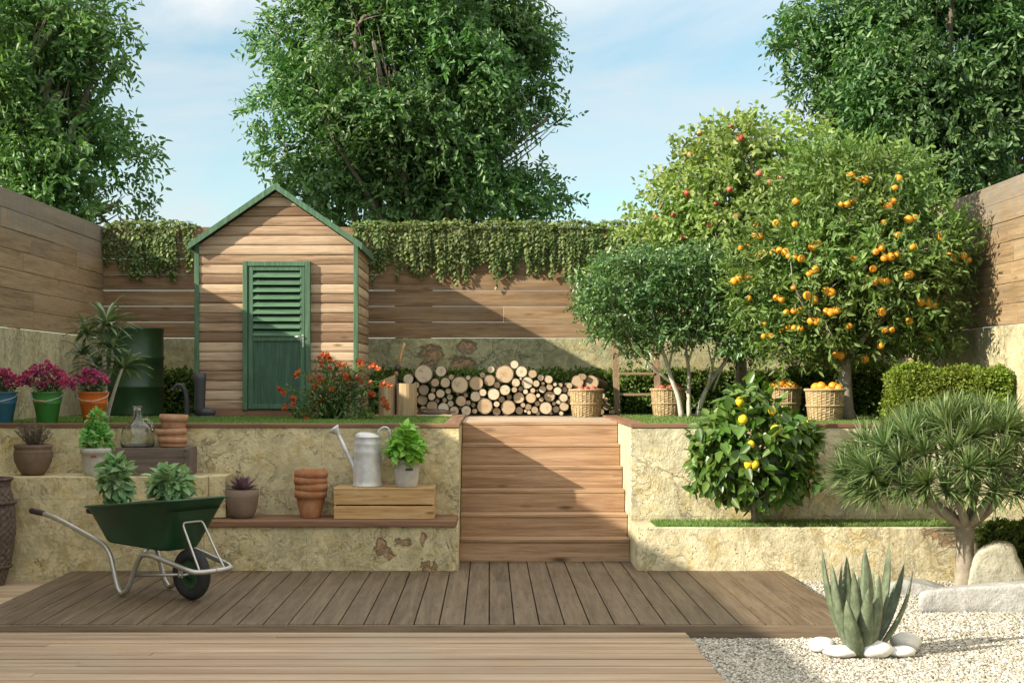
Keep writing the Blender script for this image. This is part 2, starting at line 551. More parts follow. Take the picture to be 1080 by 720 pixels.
# ------------------------------------------------------------------ camera, light, sky
cam_d = bpy.data.cameras.new('camera'); cam = bpy.data.objects.new('camera', cam_d); link(cam)
cam.location = (0, 0, EYE); cam.rotation_euler = (R(90), 0, 0)
cam_d.sensor_width = 36; cam_d.lens = 36 * F / 1080
cam_d.shift_x = 24 / 1080; cam_d.shift_y = 40 / 1080
cam_d.clip_end = 2000; cam_d.clip_start = .05
scene.camera = cam

SUN = nrm(np.array([1., .5, -.54]))
SUN_EL = math.asin(-SUN[2]); SUN_AZ = math.atan2(-SUN[0], -SUN[1])
sd = bpy.data.lights.new('sun', 'SUN'); sun = bpy.data.objects.new('sun', sd); link(sun)
sd.energy = 4.25; sd.angle = R(.6); sd.color = (1, .9, .72)
sun.rotation_euler = Vector(SUN).to_track_quat('-Z', 'Y').to_euler()

w = bpy.data.worlds.new('World'); scene.world = w; w.use_nodes = True
nt = w.node_tree; nt.nodes.clear()
out = nt.nodes.new('ShaderNodeOutputWorld'); bg = nt.nodes.new('ShaderNodeBackground')
sky = nt.nodes.new('ShaderNodeTexSky'); sky.sky_type = 'NISHITA'; sky.sun_disc = False
sky.sun_elevation = SUN_EL; sky.sun_rotation = SUN_AZ
sky.air_density = 1.0; sky.dust_density = .4; sky.ozone_density = .9; sky.altitude = 100
tc = nt.nodes.new('ShaderNodeTexCoord'); mp = nt.nodes.new('ShaderNodeMapping')
mp.inputs['Scale'].default_value = (3.2, 3.2, 7.5); mp.inputs['Location'].default_value = (.35, .2, .1)
nt.links.new(tc.outputs['Generated'], mp.inputs['Vector'])
nz = nt.nodes.new('ShaderNodeTexNoise'); nz.inputs['Scale'].default_value = 1.5; nz.inputs['Detail'].default_value = 7; nz.inputs['Roughness'].default_value = .58; nz.inputs['Distortion'].default_value = .5
nt.links.new(mp.outputs[0], nz.inputs['Vector'])
mr = nt.nodes.new('ShaderNodeMapRange'); mr.inputs[1].default_value = .38; mr.inputs[2].default_value = .66; mr.inputs[3].default_value = .2; mr.inputs[4].default_value = .92
nt.links.new(nz.outputs['Fac'], mr.inputs[0])
mx = nt.nodes.new('ShaderNodeMix'); mx.data_type = 'RGBA'
nt.links.new(mr.outputs[0], mx.inputs[0]); ti_ = nt.nodes.new('ShaderNodeMix'); ti_.data_type = 'RGBA'; ti_.blend_type = 'MULTIPLY'; ti_.inputs[0].default_value = 1.; ti_.inputs[7].default_value = (.5, .615, .57, 1)
nt.links.new(sky.outputs[0], ti_.inputs[6]); nt.links.new(ti_.outputs[2], mx.inputs[6])
sx_ = nt.nodes.new('ShaderNodeSeparateXYZ'); nt.links.new(tc.outputs['Generated'], sx_.inputs[0])
me_ = nt.nodes.new('ShaderNodeMapRange'); me_.inputs[1].default_value = .22; me_.inputs[2].default_value = .6; nt.links.new(sx_.outputs[2], me_.inputs[0])
mc_ = nt.nodes.new('ShaderNodeMix'); mc_.data_type = 'RGBA'; nt.links.new(me_.outputs[0], mc_.inputs[0])
mc_.inputs[6].default_value = (2.45, 2.62, 2.72, 1); mc_.inputs[7].default_value = (9.0, 8.5, 7.4, 1)
nt.links.new(mc_.outputs[2], mx.inputs[7])
nt.links.new(mx.outputs[2], bg.inputs['Color'])
bg.inputs['Strength'].default_value = .15
nt.links.new(bg.outputs[0], out.inputs['Surface'])
scene.view_settings.view_transform = 'Standard'; scene.view_settings.look = 'None'
scene.view_settings.exposure = 1.12; scene.view_settings.gamma = 1
scene.view_settings.use_curve_mapping = False
scene.cycles.max_bounces = 8; scene.cycles.diffuse_bounces = 4; scene.cycles.transparent_max_bounces = 8
scene.cycles.use_denoising = True

# ------------------------------------------------------------------ materials
m_fence = wood_mat('fence_wood', ((.12, .07, .036), (.24, .148, .079), (.345, .235, .133)), 'x', 1.0, var=.15, wear=.25, weather=(.27, .24, .2), knots=.55)
m_fence_y = wood_mat('fence_wood_side', ((.15, .098, .053), (.262, .178, .096), (.345, .25, .144)), 'y', 1.0, top=(2.9, 3.25), var=.14, wear=.35, weather=(.27, .24, .2), knots=.4)
m_stair = wood_mat('stair_wood', ((.15, .083, .043), (.3, .178, .1), (.45, .3, .185)), 'x', .8, wear=.35, weather=(.33, .25, .18), knots=.9, var=.3, bump=.6)
m_siding = wood_mat('siding_wood', ((.19, .115, .068), (.385, .255, .165), (.53, .385, .265)), 'x', 1.2, wear=.4, weather=(.27, .2, .135), knots=.7, var=.38, bump=.6)
m_ddeck = wood_mat('dark_deck_wood', ((.055, .038, .022), (.12, .083, .05), (.18, .132, .083)), 'y', 1.1, rough=.6, wear=.45, weather=(.17, .135, .1), knots=.1, var=.05)
def ribbed_mat():
    k = Mat('light_deck_wood'); o = k.obj()
    off = k.math('MULTIPLY', k.isl(), 29.0)
    o2 = k.vmath('ADD', o, k.comb(off, 0., 0.))
    a = k.noise(k.scale(o2, (.35, 30, 1)), 1.0, 4, .6)
    b_ = k.noise(k.scale(o2, (.5, 6, 1)), 1.6, 5, .65, .4)
    g = k.noise(k.scale(o2, (3, 130, 1)), 1.0, 4, .65)
    f = k.math('ADD', k.math('MULTIPLY', a, .5), k.math('MULTIPLY', b_, .5))
    c = k.ramp(f, [(.34, (.2, .132, .08)), (.46, (.335, .228, .146)), (.56, (.415, .3, .204)), (.68, (.49, .4, .305))])
    c = k.hsv(c, .5, 1., k.maprange(k.isl(), 0., 1., .78, 1.14))
    c = k.mix(k.maprange(g, .5, .7, 0., .45), c, (.2, .14, .085))
    st = k.noise(o, .8, 5, .6)
    c = k.mix(k.maprange(st, .48, .66, 0., .4), c, (.36, .31, .24))
    return k.done(k.pbr(c, k.maprange(b_, .3, .7, .42, .62), .4, normal=k.bump(k.math('ADD', a, g), .35, .004)))
m_ldeck = ribbed_mat()
m_ldeck_old = wood_mat('path_wood', ((.33, .235, .145), (.47, .355, .235), (.57, .45, .315)), 'x', .7, rough=.55, wear=.35, weather=(.42, .36, .29), knots=.03, var=.22)
m_cap = wood_mat('cap_timber', ((.10, .05, .028), (.18, .095, .055), (.26, .15, .09)), 'x', 1.0, wear=.2, weather=(.2, .15, .11), knots=.3)
m_cap_y = wood_mat('cap_timber_side', ((.10, .05, .028), (.18, .095, .055), (.26, .15, .09)), 'y', 1.0, wear=.2, weather=(.2, .15, .11), knots=.3)
m_crate = wood_mat('crate_pine', ((.27, .145, .05), (.47, .29, .13), (.6, .42, .22)), 'x', 1.3, wear=.1, weather=(.45, .32, .18), knots=.8, var=.2)
m_dcrate = wood_mat('dark_box_wood', ((.075, .055, .045), (.13, .1, .085), (.19, .15, .13)), 'x', 1.2, wear=.25, weather=(.2, .17, .15), knots=.3, var=.2)
m_ladder = wood_mat('ladder_wood', ((.12, .075, .045), (.22, .145, .09), (.32, .23, .15)), 'z', 1.2, wear=.2, weather=(.25, .22, .18), knots=.3)
m_ladder_x = wood_mat('rung_wood', ((.14, .09, .055), (.25, .17, .1), (.35, .26, .17)), 'x', 1.2, wear=.2, weather=(.25, .22, .18), knots=.2)
m_plinth = wood_mat('plinth_board', ((.12, .06, .035), (.2, .105, .06), (.27, .15, .09)), 'x', 1.0, wear=.15, weather=(.2, .15, .11), knots=.2)

OB = 4.69
BR_BACK = [(OB + X(455, 17.2), 17.2, Z(373, 17.2), .15, .12), (OB + X(492, 17.2), 17.2, Z(366, 17.2), .13, .09), (OB + X(488, 17.2), 17.2, Z(384, 17.2), .17, .1), (OB + X(452, 17.2), 17.2, Z(386, 17.2), .11, .06)]
m_st_back = stone_mat('back_stone', (.47, .43, .26), (.38, .31, .13), (.29, .3, .19), green=.45, bricks=BR_BACK, slab=(1.6, .95), joint=.25, seed=3)
m_st_side = stone_mat('side_stone', (.54, .48, .31), (.44, .36, .17), (.37, .35, .23), green=.2, slab=(1.1, .5), joint=.4, seed=11, crack=.3, streak=.5)
BR_LOW = [(X(402, 11.9), 11.9, Z(576, 11.9), .075, .075), (X(425, 11.9), 11.9, Z(572, 11.9), .075, .035), (X(408, 11.9), 11.9, Z(584, 11.9), .07, .035), (X(447, 11.9), 11.9, Z(568, 11.9), .035, .05), (X(447, 11.9), 11.9, Z(597, 11.9), .035, .05), (X(458, 11.9), 11.9, Z(597, 11.9), .03, .05)]
m_st_left = stone_mat('left_stone', (.64, .55, .34), (.51, .37, .13), (.44, .41, .27), green=.2, bricks=BR_LOW, slab=(1.22, .6), joint=.35, seed=0)
BR_R = [(X(983, 11.9), 11.9, Z(562, 11.9), .1, .035), (X(998, 11.9), 11.9, Z(570, 11.9), .07, .05)]
m_st_right = stone_mat('right_stone', (.67, .6, .41), (.55, .42, .17), (.48, .45, .33), green=.08, bricks=BR_R, slab=(1.22, .405), joint=.4, seed=5)

m_green = None
def paint_mat(name, col, axis='z'):
    k = Mat(name); o = k.obj()
    st = {'z': (1, 1, .05), 'x': (.05, 1, 1)}[axis]
    g = k.noise(k.scale(o, st), 55, 4, .65, .4)
    g2 = k.noise(o, 4, 5, .65)
    c = k.ramp(g, [(.3, tuple(v * .6 for v in col)), (.55, col), (.75, tuple(min(1, v * 1.55) for v in col))])
    c = k.mix(k.math('MULTIPLY', k.maprange(g2, .5, .75), .5), c, tuple(v * .55 for v in col))
    ch = k.noise(k.scale(o, st), 30, 6, .75)
    c = k.mix(k.math('MULTIPLY', k.maprange(ch, .66, .72), .5), c, (.25, .24, .17))
    return k.done(k.pbr(c, .6, .35, normal=k.bump(g, .4, .003)))
m_green = paint_mat('green_paint', (.07, .145, .085))
m_green_x = paint_mat('green_paint_slat', (.08, .16, .095), 'x')
m_green_d = paint_mat('green_paint_panel', (.045, .1, .065))
m_roof = simple_mat('roof_felt', (.09, .11, .09), .9, .2, var=.3, scale=12)
m_soil = simple_mat('soil', (.07, .048, .03), .95, .1, var=.5, scale=20, bump=.8)

def lawn_mat():
    k = Mat('lawn'); o = k.obj()
    n = k.noise(o, 3, 5, .6); n2 = k.noise(o, 60, 4, .7)
    c = k.ramp(n, [(.3, (.06, .11, .025)), (.7, (.11, .165, .045))])
    c = k.mix(k.math('MULTIPLY', k.maprange(n2, .4, .8), .6), c, (.03, .04, .015))
    return k.done(k.pbr(c, .95, .1, normal=k.bump(n2, .8, .02)))
m_lawn = lawn_mat()
m_grass = leaf_mat('grass_blade', ((.085, .15, .035), (.14, .22, .06), (.22, .3, .1)), .6, .25, .35)

def gravel_mat():
    k = Mat('gravel_bed'); o = k.obj()
    v = k.n('ShaderNodeTexVoronoi'); k.link(o, v.inputs['Vector']); v.inputs['Scale'].default_value = 62
    c = k.ramp(k.sep(v.outputs['Color'])[0], [(.0, (.22, .19, .14)), (.4, (.38, .34, .26)), (1., (.5, .47, .38))])
    d = k.maprange(v.outputs['Distance'], .35, .75)
    c = k.mix(d, c, (.12, .1, .075))
    return k.done(k.pbr(c, .9, .2, normal=k.bump(k.math('MULTIPLY', v.outputs['Distance'], -1.), 1., .02)))
m_gbed = gravel_mat()
def pebble_mat():
    k = Mat('gravel_stone')
    c = k.ramp(k.isl(), [(0., (.15, .135, .11)), (.25, (.3, .28, .235)), (.6, (.45, .42, .36)), (1., (.6, .575, .52))])
    return k.done(k.pbr(c, .85, .25))
m_gst = pebble_mat()

# ------------------------------------------------------------------ ground
def sheet(name, x0, x1, y0, y1, z, m):
    b = MB(); b.add([(x0, y0, z), (x1, y0, z), (x1, y1, z), (x0, y1, z)], [(0, 1, 2, 3)])
    return tag(b.build(name, m, recalc=False), kind='structure')
k_ = Mat('far_ground'); n_ = k_.noise(k_.obj(), .3, 5, .6)
m_far = k_.done(k_.pbr(k_.ramp(n_, [(.3, (.05, .08, .025)), (.7, (.1, .11, .045))]), .95, .1))
sheet('ground', -600, 600, -600, 900, -.14, m_far)
GZ = -.085
sheet('gravel_bed', -3.47, 4.72, 2.0, 11.95, GZ - .012, m_gbed)

# gravel: the top layer of loose stones
def gravel():
    n = 98000
    d = 7.3 + (11.9 - 7.3) * rng.random(n * 2) ** 1.25
    x = rng.uniform(1.25, 4.72, n * 2)
    keep = (x / d * F + 516 < 1230) & ~((x < 2.46) & (d > 9.28))
    x = x[keep][:n]; d = d[keep][:n]; n = len(x)
    a = (1 + 5 ** .5) / 2
    ico = nrm(np.array([(-1, a, 0), (1, a, 0), (-1, -a, 0), (1, -a, 0), (0, -1, a), (0, 1, a), (0, -1, -a), (0, 1, -a), (a, 0, -1), (a, 0, 1), (-a, 0, -1), (-a, 0, 1)], float))
    fs = np.array([(0, 11, 5), (0, 5, 1), (0, 1, 7), (0, 7, 10), (0, 10, 11), (1, 5, 9), (5, 11, 4), (11, 10, 2), (10, 7, 6), (7, 1, 8), (3, 9, 4), (3, 4, 2), (3, 2, 6), (3, 6, 8), (3, 8, 9), (4, 9, 5), (2, 4, 11), (6, 2, 10), (8, 6, 7), (9, 8, 1)])
    s = rng.lognormal(math.log(.0068), .32, n)
    V = ico[None] * (1 + rng.uniform(-.28, .28, (n, 12, 1)))
    V = V * (s[:, None, None] * np.stack([rng.uniform(.8, 1.5, n), rng.uniform(.7, 1.2, n), rng.uniform(.5, .9, n)], 1)[:, None])
    th = rng.uniform(0, 6.28, n); c, si = np.cos(th)[:, None], np.sin(th)[:, None]
    vx = V[:, :, 0] * c - V[:, :, 1] * si; vy = V[:, :, 0] * si + V[:, :, 1] * c
    V = np.stack([vx + x[:, None], vy + d[:, None], V[:, :, 2] + GZ + (rng.random(n) * .009 - .009)[:, None]], -1)
    Fq = (np.arange(n) * 12)[:, None, None] + fs[None]
    o = np_mesh('gravel', V.reshape(-1, 3), Fq.reshape(-1, 3), m_gst)
    tag(o, kind='stuff')
gravel()

# ------------------------------------------------------------------ decks
def dark_deck():
    b = MB(); pit = .1646; D0, D1 = 9.31, 12.51
    for i in range(-21, 15):
        x0 = i * pit + .004; x1 = (i + 1) * pit - .004
        y1 = D1 if (-2 <= i < 8) else 11.93
        j = rng.uniform(-.0012, .0012)
        b.box(x0, min(x1, 2.45), D0, y1, -.028 + j, j, .003)
    t = b.build('dark_deck', m_ddeck); tag(t, kind='structure')
    b = MB(); b.box(-3.48, 2.462, D0 - .024, D0 - .002, -.135, -.006, .002); b.box(2.44, 2.462, D0, 11.93, -.135, -.006, .002)
    b.box(-3.5, -3.46, D0, 11.93, -.135, -.006, .002)
    fm = wood_mat('deck_edge_wood', ((.1, .07, .045), (.17, .125, .085), (.24, .185, .13)), 'x', 1.0, wear=.2, weather=(.2, .17, .13), knots=.1)
    b.build('edge_board', fm, t)
    b = MB()
    for q in range(-10, 8): b.box(q * .33 - .02, q * .33 + .02, D0 + .02, 11.9, -.137, -.03)
    b.build('joist', m_soil, t)
    b = MB()
    for i in range(-21, 15):
        for yy in (9.36, 10.0, 10.65, 11.3, 11.85):
            for dx in (.035, .128):
                xx = i * pit + dx + rng.uniform(-.004, .004)
                if xx < 2.43: b.lathe([(.0048, 0), (.0048, .0022)], (xx, yy + rng.uniform(-.006, .006), -.0005), 8)
    o_ = b.build('screws', simple_mat('screw_steel', (.08, .07, .06), .5, .4, .6), t); o_['kind'] = 'stuff'
dark_deck()

def light_deck():
    b = MB(); pit = .1; D1 = 9.27; zt = -.045
    nb = 36
    for i in range(nb):
        y1 = D1 - i * pit; y0 = y1 - pit + .011
        j = rng.uniform(-.002, .002)
        x1 = 1.28 + rng.uniform(-.004, .004)
        if i % 3 == 1:
            q = rng.uniform(-3.5, -.5)
            b.box(-5., q - .001, y0, y1, zt - .028 + j, zt + j, .003); b.box(q + .001, x1, y0, y1, zt - .028 - j, zt - j, .003)
        else:
            b.box(-5., x1, y0, y1, zt - .028 + j, zt + j, .003)
    t = b.build('light_deck', m_ldeck); tag(t, kind='structure')
    b = MB(); b.box(1.24, 1.262, D1 - nb * pit, D1 - .002, -.135, zt - .031, .002)
    b.build('edge_board', m_ldeck, t)
    b = MB()
    for q in range(-10, 3): b.box(q * .42 + .3, q * .42 + .34, D1 - nb * pit, D1 - .01, -.137, zt - .031)
    b.build('joist', m_soil, t)
light_deck()
b = MB()
for i in range(8):
    y0 = 9.3 + i * .34
    b.box(-4.62, -3.505, y0 + .002, y0 + .338, -.12, GZ, .003)
tag(b.build('side_path', m_ldeck_old), kind='structure')

# ------------------------------------------------------------------ retaining walls and terraces
ZT = 1.2      # upper lawn
ZC = 1.213    # top of the timber caps
ZL = 1.19     # landing
DA, DU = 11.9, 12.45
SX0, SX1 = -.262, 1.24   # stair well
tag(sheet('lawn', -4.66, SX0 - .02, DU + .2, 17.2, ZT, m_lawn), kind='structure')
tag(sheet('lawn', SX1 + .02, 4.77, DU + .2, 17.2, ZT, m_lawn), kind='structure')

def rwall(name, label, boxes, m, caps=()):
    b = MB()
    for q in boxes: b.box(*q, .006)
    t = b.build(name, m); tag(t, label, 'wall')
    for nm, bx, cm in caps:
        c = MB(); c.box(*bx, .005); c.build(nm, cm, t)
    return t
zl = .37
XB = X(215, DA)
rwall('retaining_wall', 'low yellow stone wall with exposed brick patches, left of the stairs, under the timber shelf', [(XB, SX0, DA, DU - .005, -.1, zl)], m_st_left,
      [('shelf_board', (XB + .004, SX0 - .012, DA - .03, DU - .01, zl + .001, .42), m_cap)])
rwall('retaining_wall', 'mid height mottled stone ledge behind the wheelbarrow carrying potted plants and a dark box',
      [(-4.62, XB - .002, DA, DU - .004, -.1, .783), (XB + .0, X(238, DA + .2), DA + .2, DU - .006, .425, .781)], m_st_left)
rwall('retaining_wall', 'upper stone retaining wall left of the stairs under the shed lawn', [(-4.62, SX0, DU, DU + .2, -.1, 1.178), (SX0 - .2, SX0 - .002, DU + .2, 13.7, -.1, 1.178)], m_st_left,
      [('timber_cap', (-4.62, SX0 + .004, DU - .012, DU + .15, 1.179, ZC), m_cap), ('timber_cap', (SX0 - .14, SX0 + .004, DU + .152, 15.9, 1.179, ZC - .002), m_cap_y)])
rwall('retaining_wall', 'low sunlit stone planter wall with a cracked corner right of the stairs', [(SX1, 4.75, DA, DU - .005, -.1, .36)], m_st_right)
rwall('retaining_wall', 'upper sunlit stone retaining wall right of the stairs under the fruit trees', [(SX1, 4.75, DU, DU + .2, -.1, 1.178), (SX1 + .002, SX1 + .2, DU + .2, 13.72, -.1, 1.178)], m_st_right,
      [('timber_cap', (SX1 - .004, 4.75, DU - .012, DU + .15, 1.179, ZC), m_cap), ('timber_cap', (SX1 - .004, SX1 + .16, DU + .152, 15.6, 1.179, ZC - .002), m_cap_y)])

# stairs
def stairs():
    t = thing('garden_stairs', 'wide wooden plank stairs between the stone retaining walls', 'stairs', (.49, 12.5, 0))
    for i in range(6):
        y = 12.5 + .24 * i; z0 = ZL / 6 * i; z1 = ZL / 6 * (i + 1)
        b = MB(); b.box(SX0 + .004, SX1 - .004, y, y + .03, z0 + .0005, z1 - .031, .003); b.build('riser', m_stair, t)
        b = MB(); b.box(SX0 + .004, SX1 - .004, y - .007, y + (.256 if i < 5 else .2), z1 - .03, z1, .005); b.build('tread', m_stair, t)
stairs()
b = MB()
y = 13.904
while y < 16.9:
    x = SX0 + .002 + rng.uniform(-.8, 0)
    y1 = min(16.95, y + .19)
    b.box(SX0 - .002, SX1 + .002, y, y1 - .004, ZL - .03, ZL + rng.uniform(-.001, .001), .003)
    y = y1
m_land = wood_mat('landing_wood', ((.3, .22, .15), (.45, .35, .25), (.56, .46, .35)), 'x', .9, rough=.5, wear=.4, weather=(.42, .36, .3), knots=.2, var=.3)
tag(b.build('landing_path', m_land), kind='structure')
b = MB(); b.box(X(398, 15.9), SX0 - .145, 15.55, 16.95, ZT - .05, ZT + .012, .004)
tag(b.build('timber_slab', m_land), 'low timber slab under the chopping blocks left of the landing', 'slab')

# ------------------------------------------------------------------ fences
def board_run(b, axis, c0, c1, fixed, z0, nb, pitch, gap, th, seg, rg):
    for i in range(nb):
        za = z0 + i * pitch + gap; zb = z0 + (i + 1) * pitch
        x = c0
        first = True
        while x < c1 - .01:
            L = rg.uniform(*seg) * (rg.uniform(.3, 1) if first else 1); first = False
            xe = min(c1, x + L)
            if c1 - xe < .4: xe = c1
            j = rg.uniform(-.004, .004); jz = rg.uniform(-.002, .002)
            if axis == 'x': b.box(x + .001, xe - .001, fixed + j, fixed + th + j, za + jz, zb + jz, .004)
            else: b.box(fixed + j, fixed + th + j, x + .001, xe - .001, za + jz, zb + jz, .004)
            x = xe
ZB = 2.1; PIT = (3.44 - ZB) / 7
XL, XR, DB = -4.66, 4.77, 17.2
rg = np.random.default_rng(3)
def fence(label, axis, c0, c1, fixed, th, stone, m, sm, seg, postside):
    t = thing('board_fence', label, 'fence', (fixed, c0, 0) if axis == 'y' else (c0, fixed, 0))
    b = MB(); board_run(b, axis, c0, c1, fixed, ZB, 7, PIT, .0034, th, seg, rg); b.build('board_panel', m, t)
    b = MB(); b.box(*stone, .008); b.build('stone_base', sm, t)
    q = c0 + 1.2
    while q < c1:
        b = MB()
        if axis == 'y': b.box(postside - .05, postside + .05, q - .05, q + .05, ZB, 3.42, .006)
        else: b.box(q - .05, q + .05, postside - .05, postside + .05, ZB, 3.42, .006)
        b.build('post', m_ladder, t); q += 2.4
    return t
fence('long horizontal board fence on a stone base along the left side', 'y', 1.0, DB - .002, XL - .034, .034, (XL - .22, XL + .006, .6, DB - .002, -.13, ZB - .002), m_fence_y, m_st_side, (1.5, 2.6), XL - .088)
fence('sunlit horizontal board fence on a stone base along the right side', 'y', 1.0, DB - .002, XR, .034, (XR - .006, XR + .22, .6, DB - .002, -.13, ZB - .002), m_fence_y, m_st_side, (1.2, 2.2), XR + .088)
fence('back board fence over a mossy stone base behind the shed and firewood', 'x', XL - .03, XR + .03, DB, .034, (XL - .2, XR + .2, DB - .004, DB + .25, .5, ZB - .003), m_fence, m_st_back, (4.5, 7.5), DB + .088)

# ------------------------------------------------------------------ garden shed
def shed():
    D0, D1 = 15.3, 16.72
    x0, x1 = X(208, D0), X(375.5, D0); xc = (x0 + x1) / 2
    zb, ze = ZT + .075, Z(259, D0); zr = Z(201.5, D0)
    t = thing('garden_shed', 'small wooden garden shed with green trim and a louvred green door', 'shed', (xc, D0, ZT))
    pit = .104
    def boards(axis):
        b = MB()
        z = zb
        while z < zr - .03:
            z1 = min(z + pit, zr - .01)
            def lim(zz):
                if zz <= ze: return x0, x1
                f = (zz - ze) / (zr - ze)
                return x0 + (xc - x0) * f, x1 - (x1 - xc) * f
            prof = [(0., 0.), (-.01, .003), (-.015, .02), (-.0155, .06), (-.013, .088), (-.005, .097), (0., .1)]
            if axis == 'front':
                vs = []
                for y, dz in prof:
                    a, c = lim(min(z + dz, z1)); vs.append((a + .012, D0 + y, min(z + dz, z1)))
                for y, dz in prof:
                    a, c = lim(min(z + dz, z1)); vs.append((c - .012, D0 + y, min(z + dz, z1)))
                n = len(prof)
                fs = [(q, q + 1, q + 1 + n, q + n) for q in range(n - 1)] + [tuple(range(n)), tuple(range(2 * n - 1, n - 1, -1))]
                fs.append((0, n, 2 * n - 1, n - 1))
                b.add(vs, fs)
            elif z1 <= ze + .06:
                sx, xx = (1, x1) if axis == 'right' else (-1, x0)
                vs = [(xx - sx * y, D0 + .02, z + dz) for y, dz in prof] + [(xx - sx * y, D1, z + dz) for y, dz in prof]
                n = len(prof)
                fs = [(q, q + 1, q + 1 + n, q + n) for q in range(n - 1)] + [tuple(range(n)), tuple(range(2 * n - 1, n - 1, -1)), (0, n, 2 * n - 1, n - 1)]
                b.add(vs, fs)
            z += pit
        return b
    boards('front').build('front_wall', m_siding, t)
    m_sy = wood_mat('siding_wood_side', ((.24, .155, .085), (.43, .3, .18), (.56, .42, .27)), 'y', 1.2, wear=.25, weather=(.3, .23, .16), knots=.6, var=.3)
    boards('right').build('side_wall', m_sy, t)
    boards('left').build('side_wall', m_sy, t)
    b = MB(); b.poly([(x0 + .02, D0 + .004, zb), (x1 - .02, D0 + .004, zb), (x1 - .02, D0 + .004, ze - .02), (xc, D0 + .004, zr - .03), (x0 + .02, D0 + .004, ze - .02)], (0, D1 - D0 - .01, 0))
    b.build('inner_wall', m_siding, t)
    for xx in (x0, x1):
        b = MB(); b.box(xx - .025, xx + .025, D0 - .03, D0 + .02, zb, ze + .02, .004); b.build('corner_post', m_green, t)
    b = MB(); b.box(x0 - .02, x1 + .02, D0 - .035, D1, ZT - .02, zb - .002, .004); b.build('plinth', m_plinth, t)
    # roof
    oy0, oy1 = D0 - .12, D1 + .08
    sl = (zr - ze) / (xc - x0)
    ov = .062
    b = MB()
    for sx in (-1, 1):
        xe = xc + sx * ((x1 - x0) / 2 + ov); zee = zr - sl * ((x1 - x0) / 2 + ov)
        n = nrm(np.array([sx * sl, 0, 1.])) * .05
        b.poly([(xc, oy0 + .025, zr + .015), (xc, oy0 + .025, zr + .015 + .05), (xe, oy0 + .025, zee + .015 + .05), (xe, oy0 + .025, zee + .015)], (0, oy1 - oy0 - .05, 0))
    rf = b.build('roof', m_roof, t)
    for sx in (-1, 1):
        xe = xc + sx * ((x1 - x0) / 2 + ov + .012); zee = zr - sl * ((x1 - x0) / 2 + ov + .012)
        b = MB()
        b.poly([(xc, oy0, zr + .002), (xc, oy0, zr + .07), (xe, oy0, zee + .07), (xe, oy0, zee + .002)], (0, .024, 0))
        b.build('fascia_board', m_green, rf)
        b = MB(); b.box(min(xe, xe - sx * .02), max(xe, xe - sx * .02), oy0 + .025, oy1, zee + .002, zee + .072, .003)
        b.build('eave_board', m_green, rf)
    # door
    fx0, fx1, ft = X(257, D0), X(328, D0), Z(276, D0); fb = zb - .002; y = D0 - .072
    b = MB(); fw = .052
    b.box(fx0, fx0 + fw, y, D0 + .01, fb, ft, .005); b.box(fx1 - fw, fx1, y, D0 + .01, fb, ft, .005); b.box(fx0 + fw + .001, fx1 - fw - .001, y + .001, D0 + .01, ft - fw, ft - .001, .005)
    b.build('door_frame', m_green, t)
    dx0, dx1, dt = fx0 + fw + .006, fx1 - fw - .006, ft - fw - .006
    zm = Z(357, D0)
    st = .052; yd = y + .012
    b = MB()
    b.box(dx0, dx0 + st, yd, yd + .035, fb + .01, dt, .004); b.box(dx1 - st, dx1, yd, yd + .035, fb + .01, dt, .004)
    for za, zc in ((dt - st * .8, dt - .001), (zm - .028, zm + .022), (fb + .011, fb + .06)):
        b.box(dx0 + st + .0005, dx1 - st - .0005, yd + .002, yd + .034, za, zc, .004)
    dr = b.build('door', m_green, t)
    b = MB(); b.box(dx0 + st, dx1 - st, yd + .016, yd + .03, fb + .06, zm - .028); b.build('lower_panel', m_green_d, dr)
    b = MB(); b.box(dx0 + st, dx1 - st, yd + .034, yd + .036, zm, dt - .03); b.build('shade_backing', simple_mat('gap_shade', (.01, .02, .015), .9, .1), dr)  # near-black sheet: the shade between the slats put into its colour
    ns = 9; h0, h1 = zm + .022, dt - st * .8; ph = (h1 - h0) / ns
    for i in range(ns):
        b = MB(); zc = h0 + (i + .45) * ph
        a = R(38); M = np.array([[1, 0, 0], [0, math.cos(a), -math.sin(a)], [0, math.sin(a), math.cos(a)]])
        b.obox(((dx0 + dx1) / 2, yd + .014, zc), dx1 - dx0 - 2 * st - .001, .009, ph * 1.02, M.T @ np.eye(3), .002)
        b.build('louvre_slat', m_green_x, dr)
    m_h = simple_mat('handle_steel', (.5, .5, .48), .35, .5, .9)
    b = MB(); hx, hz = dx1 - .02, Z(356, D0)
    b.box(hx - .011, hx + .011, yd - .008, yd - .001, hz - .11, hz + .03, .003)
    b.tube([(hx, yd - .006, hz + .01), (hx, yd - .03, hz + .01), (hx - .02, yd - .036, hz + .01), (hx - .085, yd - .036, hz + .008)], .006, 8)
    b.build('handle', m_h, dr)
shed()
# ------------------------------------------------------------------ vegetation
m_bark = simple_mat('bark', (.14, .115, .09), .95, .15, var=.4, scale=14, bump=1.0, bscale=30)
m_bark_pale = simple_mat('pale_bark', (.5, .47, .4), .85, .2, var=.2, scale=10, bump=.5, dirt=(.25, .22, .17), dirtamt=.5)
m_bark_grey = simple_mat('grey_bark', (.27, .235, .19), .9, .15, var=.35, scale=12, bump=.9, bscale=35)
m_big = leaf_mat('big_tree_leaf', ((.046, .108, .036), (.085, .168, .054), (.165, .26, .095)), .42, .45, .3, tint=(1.2, 1.6, .55), oscale=.5)
m_big2 = leaf_mat('left_tree_leaf', ((.05, .118, .036), (.095, .185, .054), (.175, .275, .095)), .42, .45, .3, tint=(1.25, 1.6, .55), oscale=.5)
m_big3 = leaf_mat('right_tree_leaf', ((.046, .102, .037), (.082, .16, .056), (.16, .25, .095)), .42, .45, .3, tint=(1.2, 1.6, .55), oscale=.5)
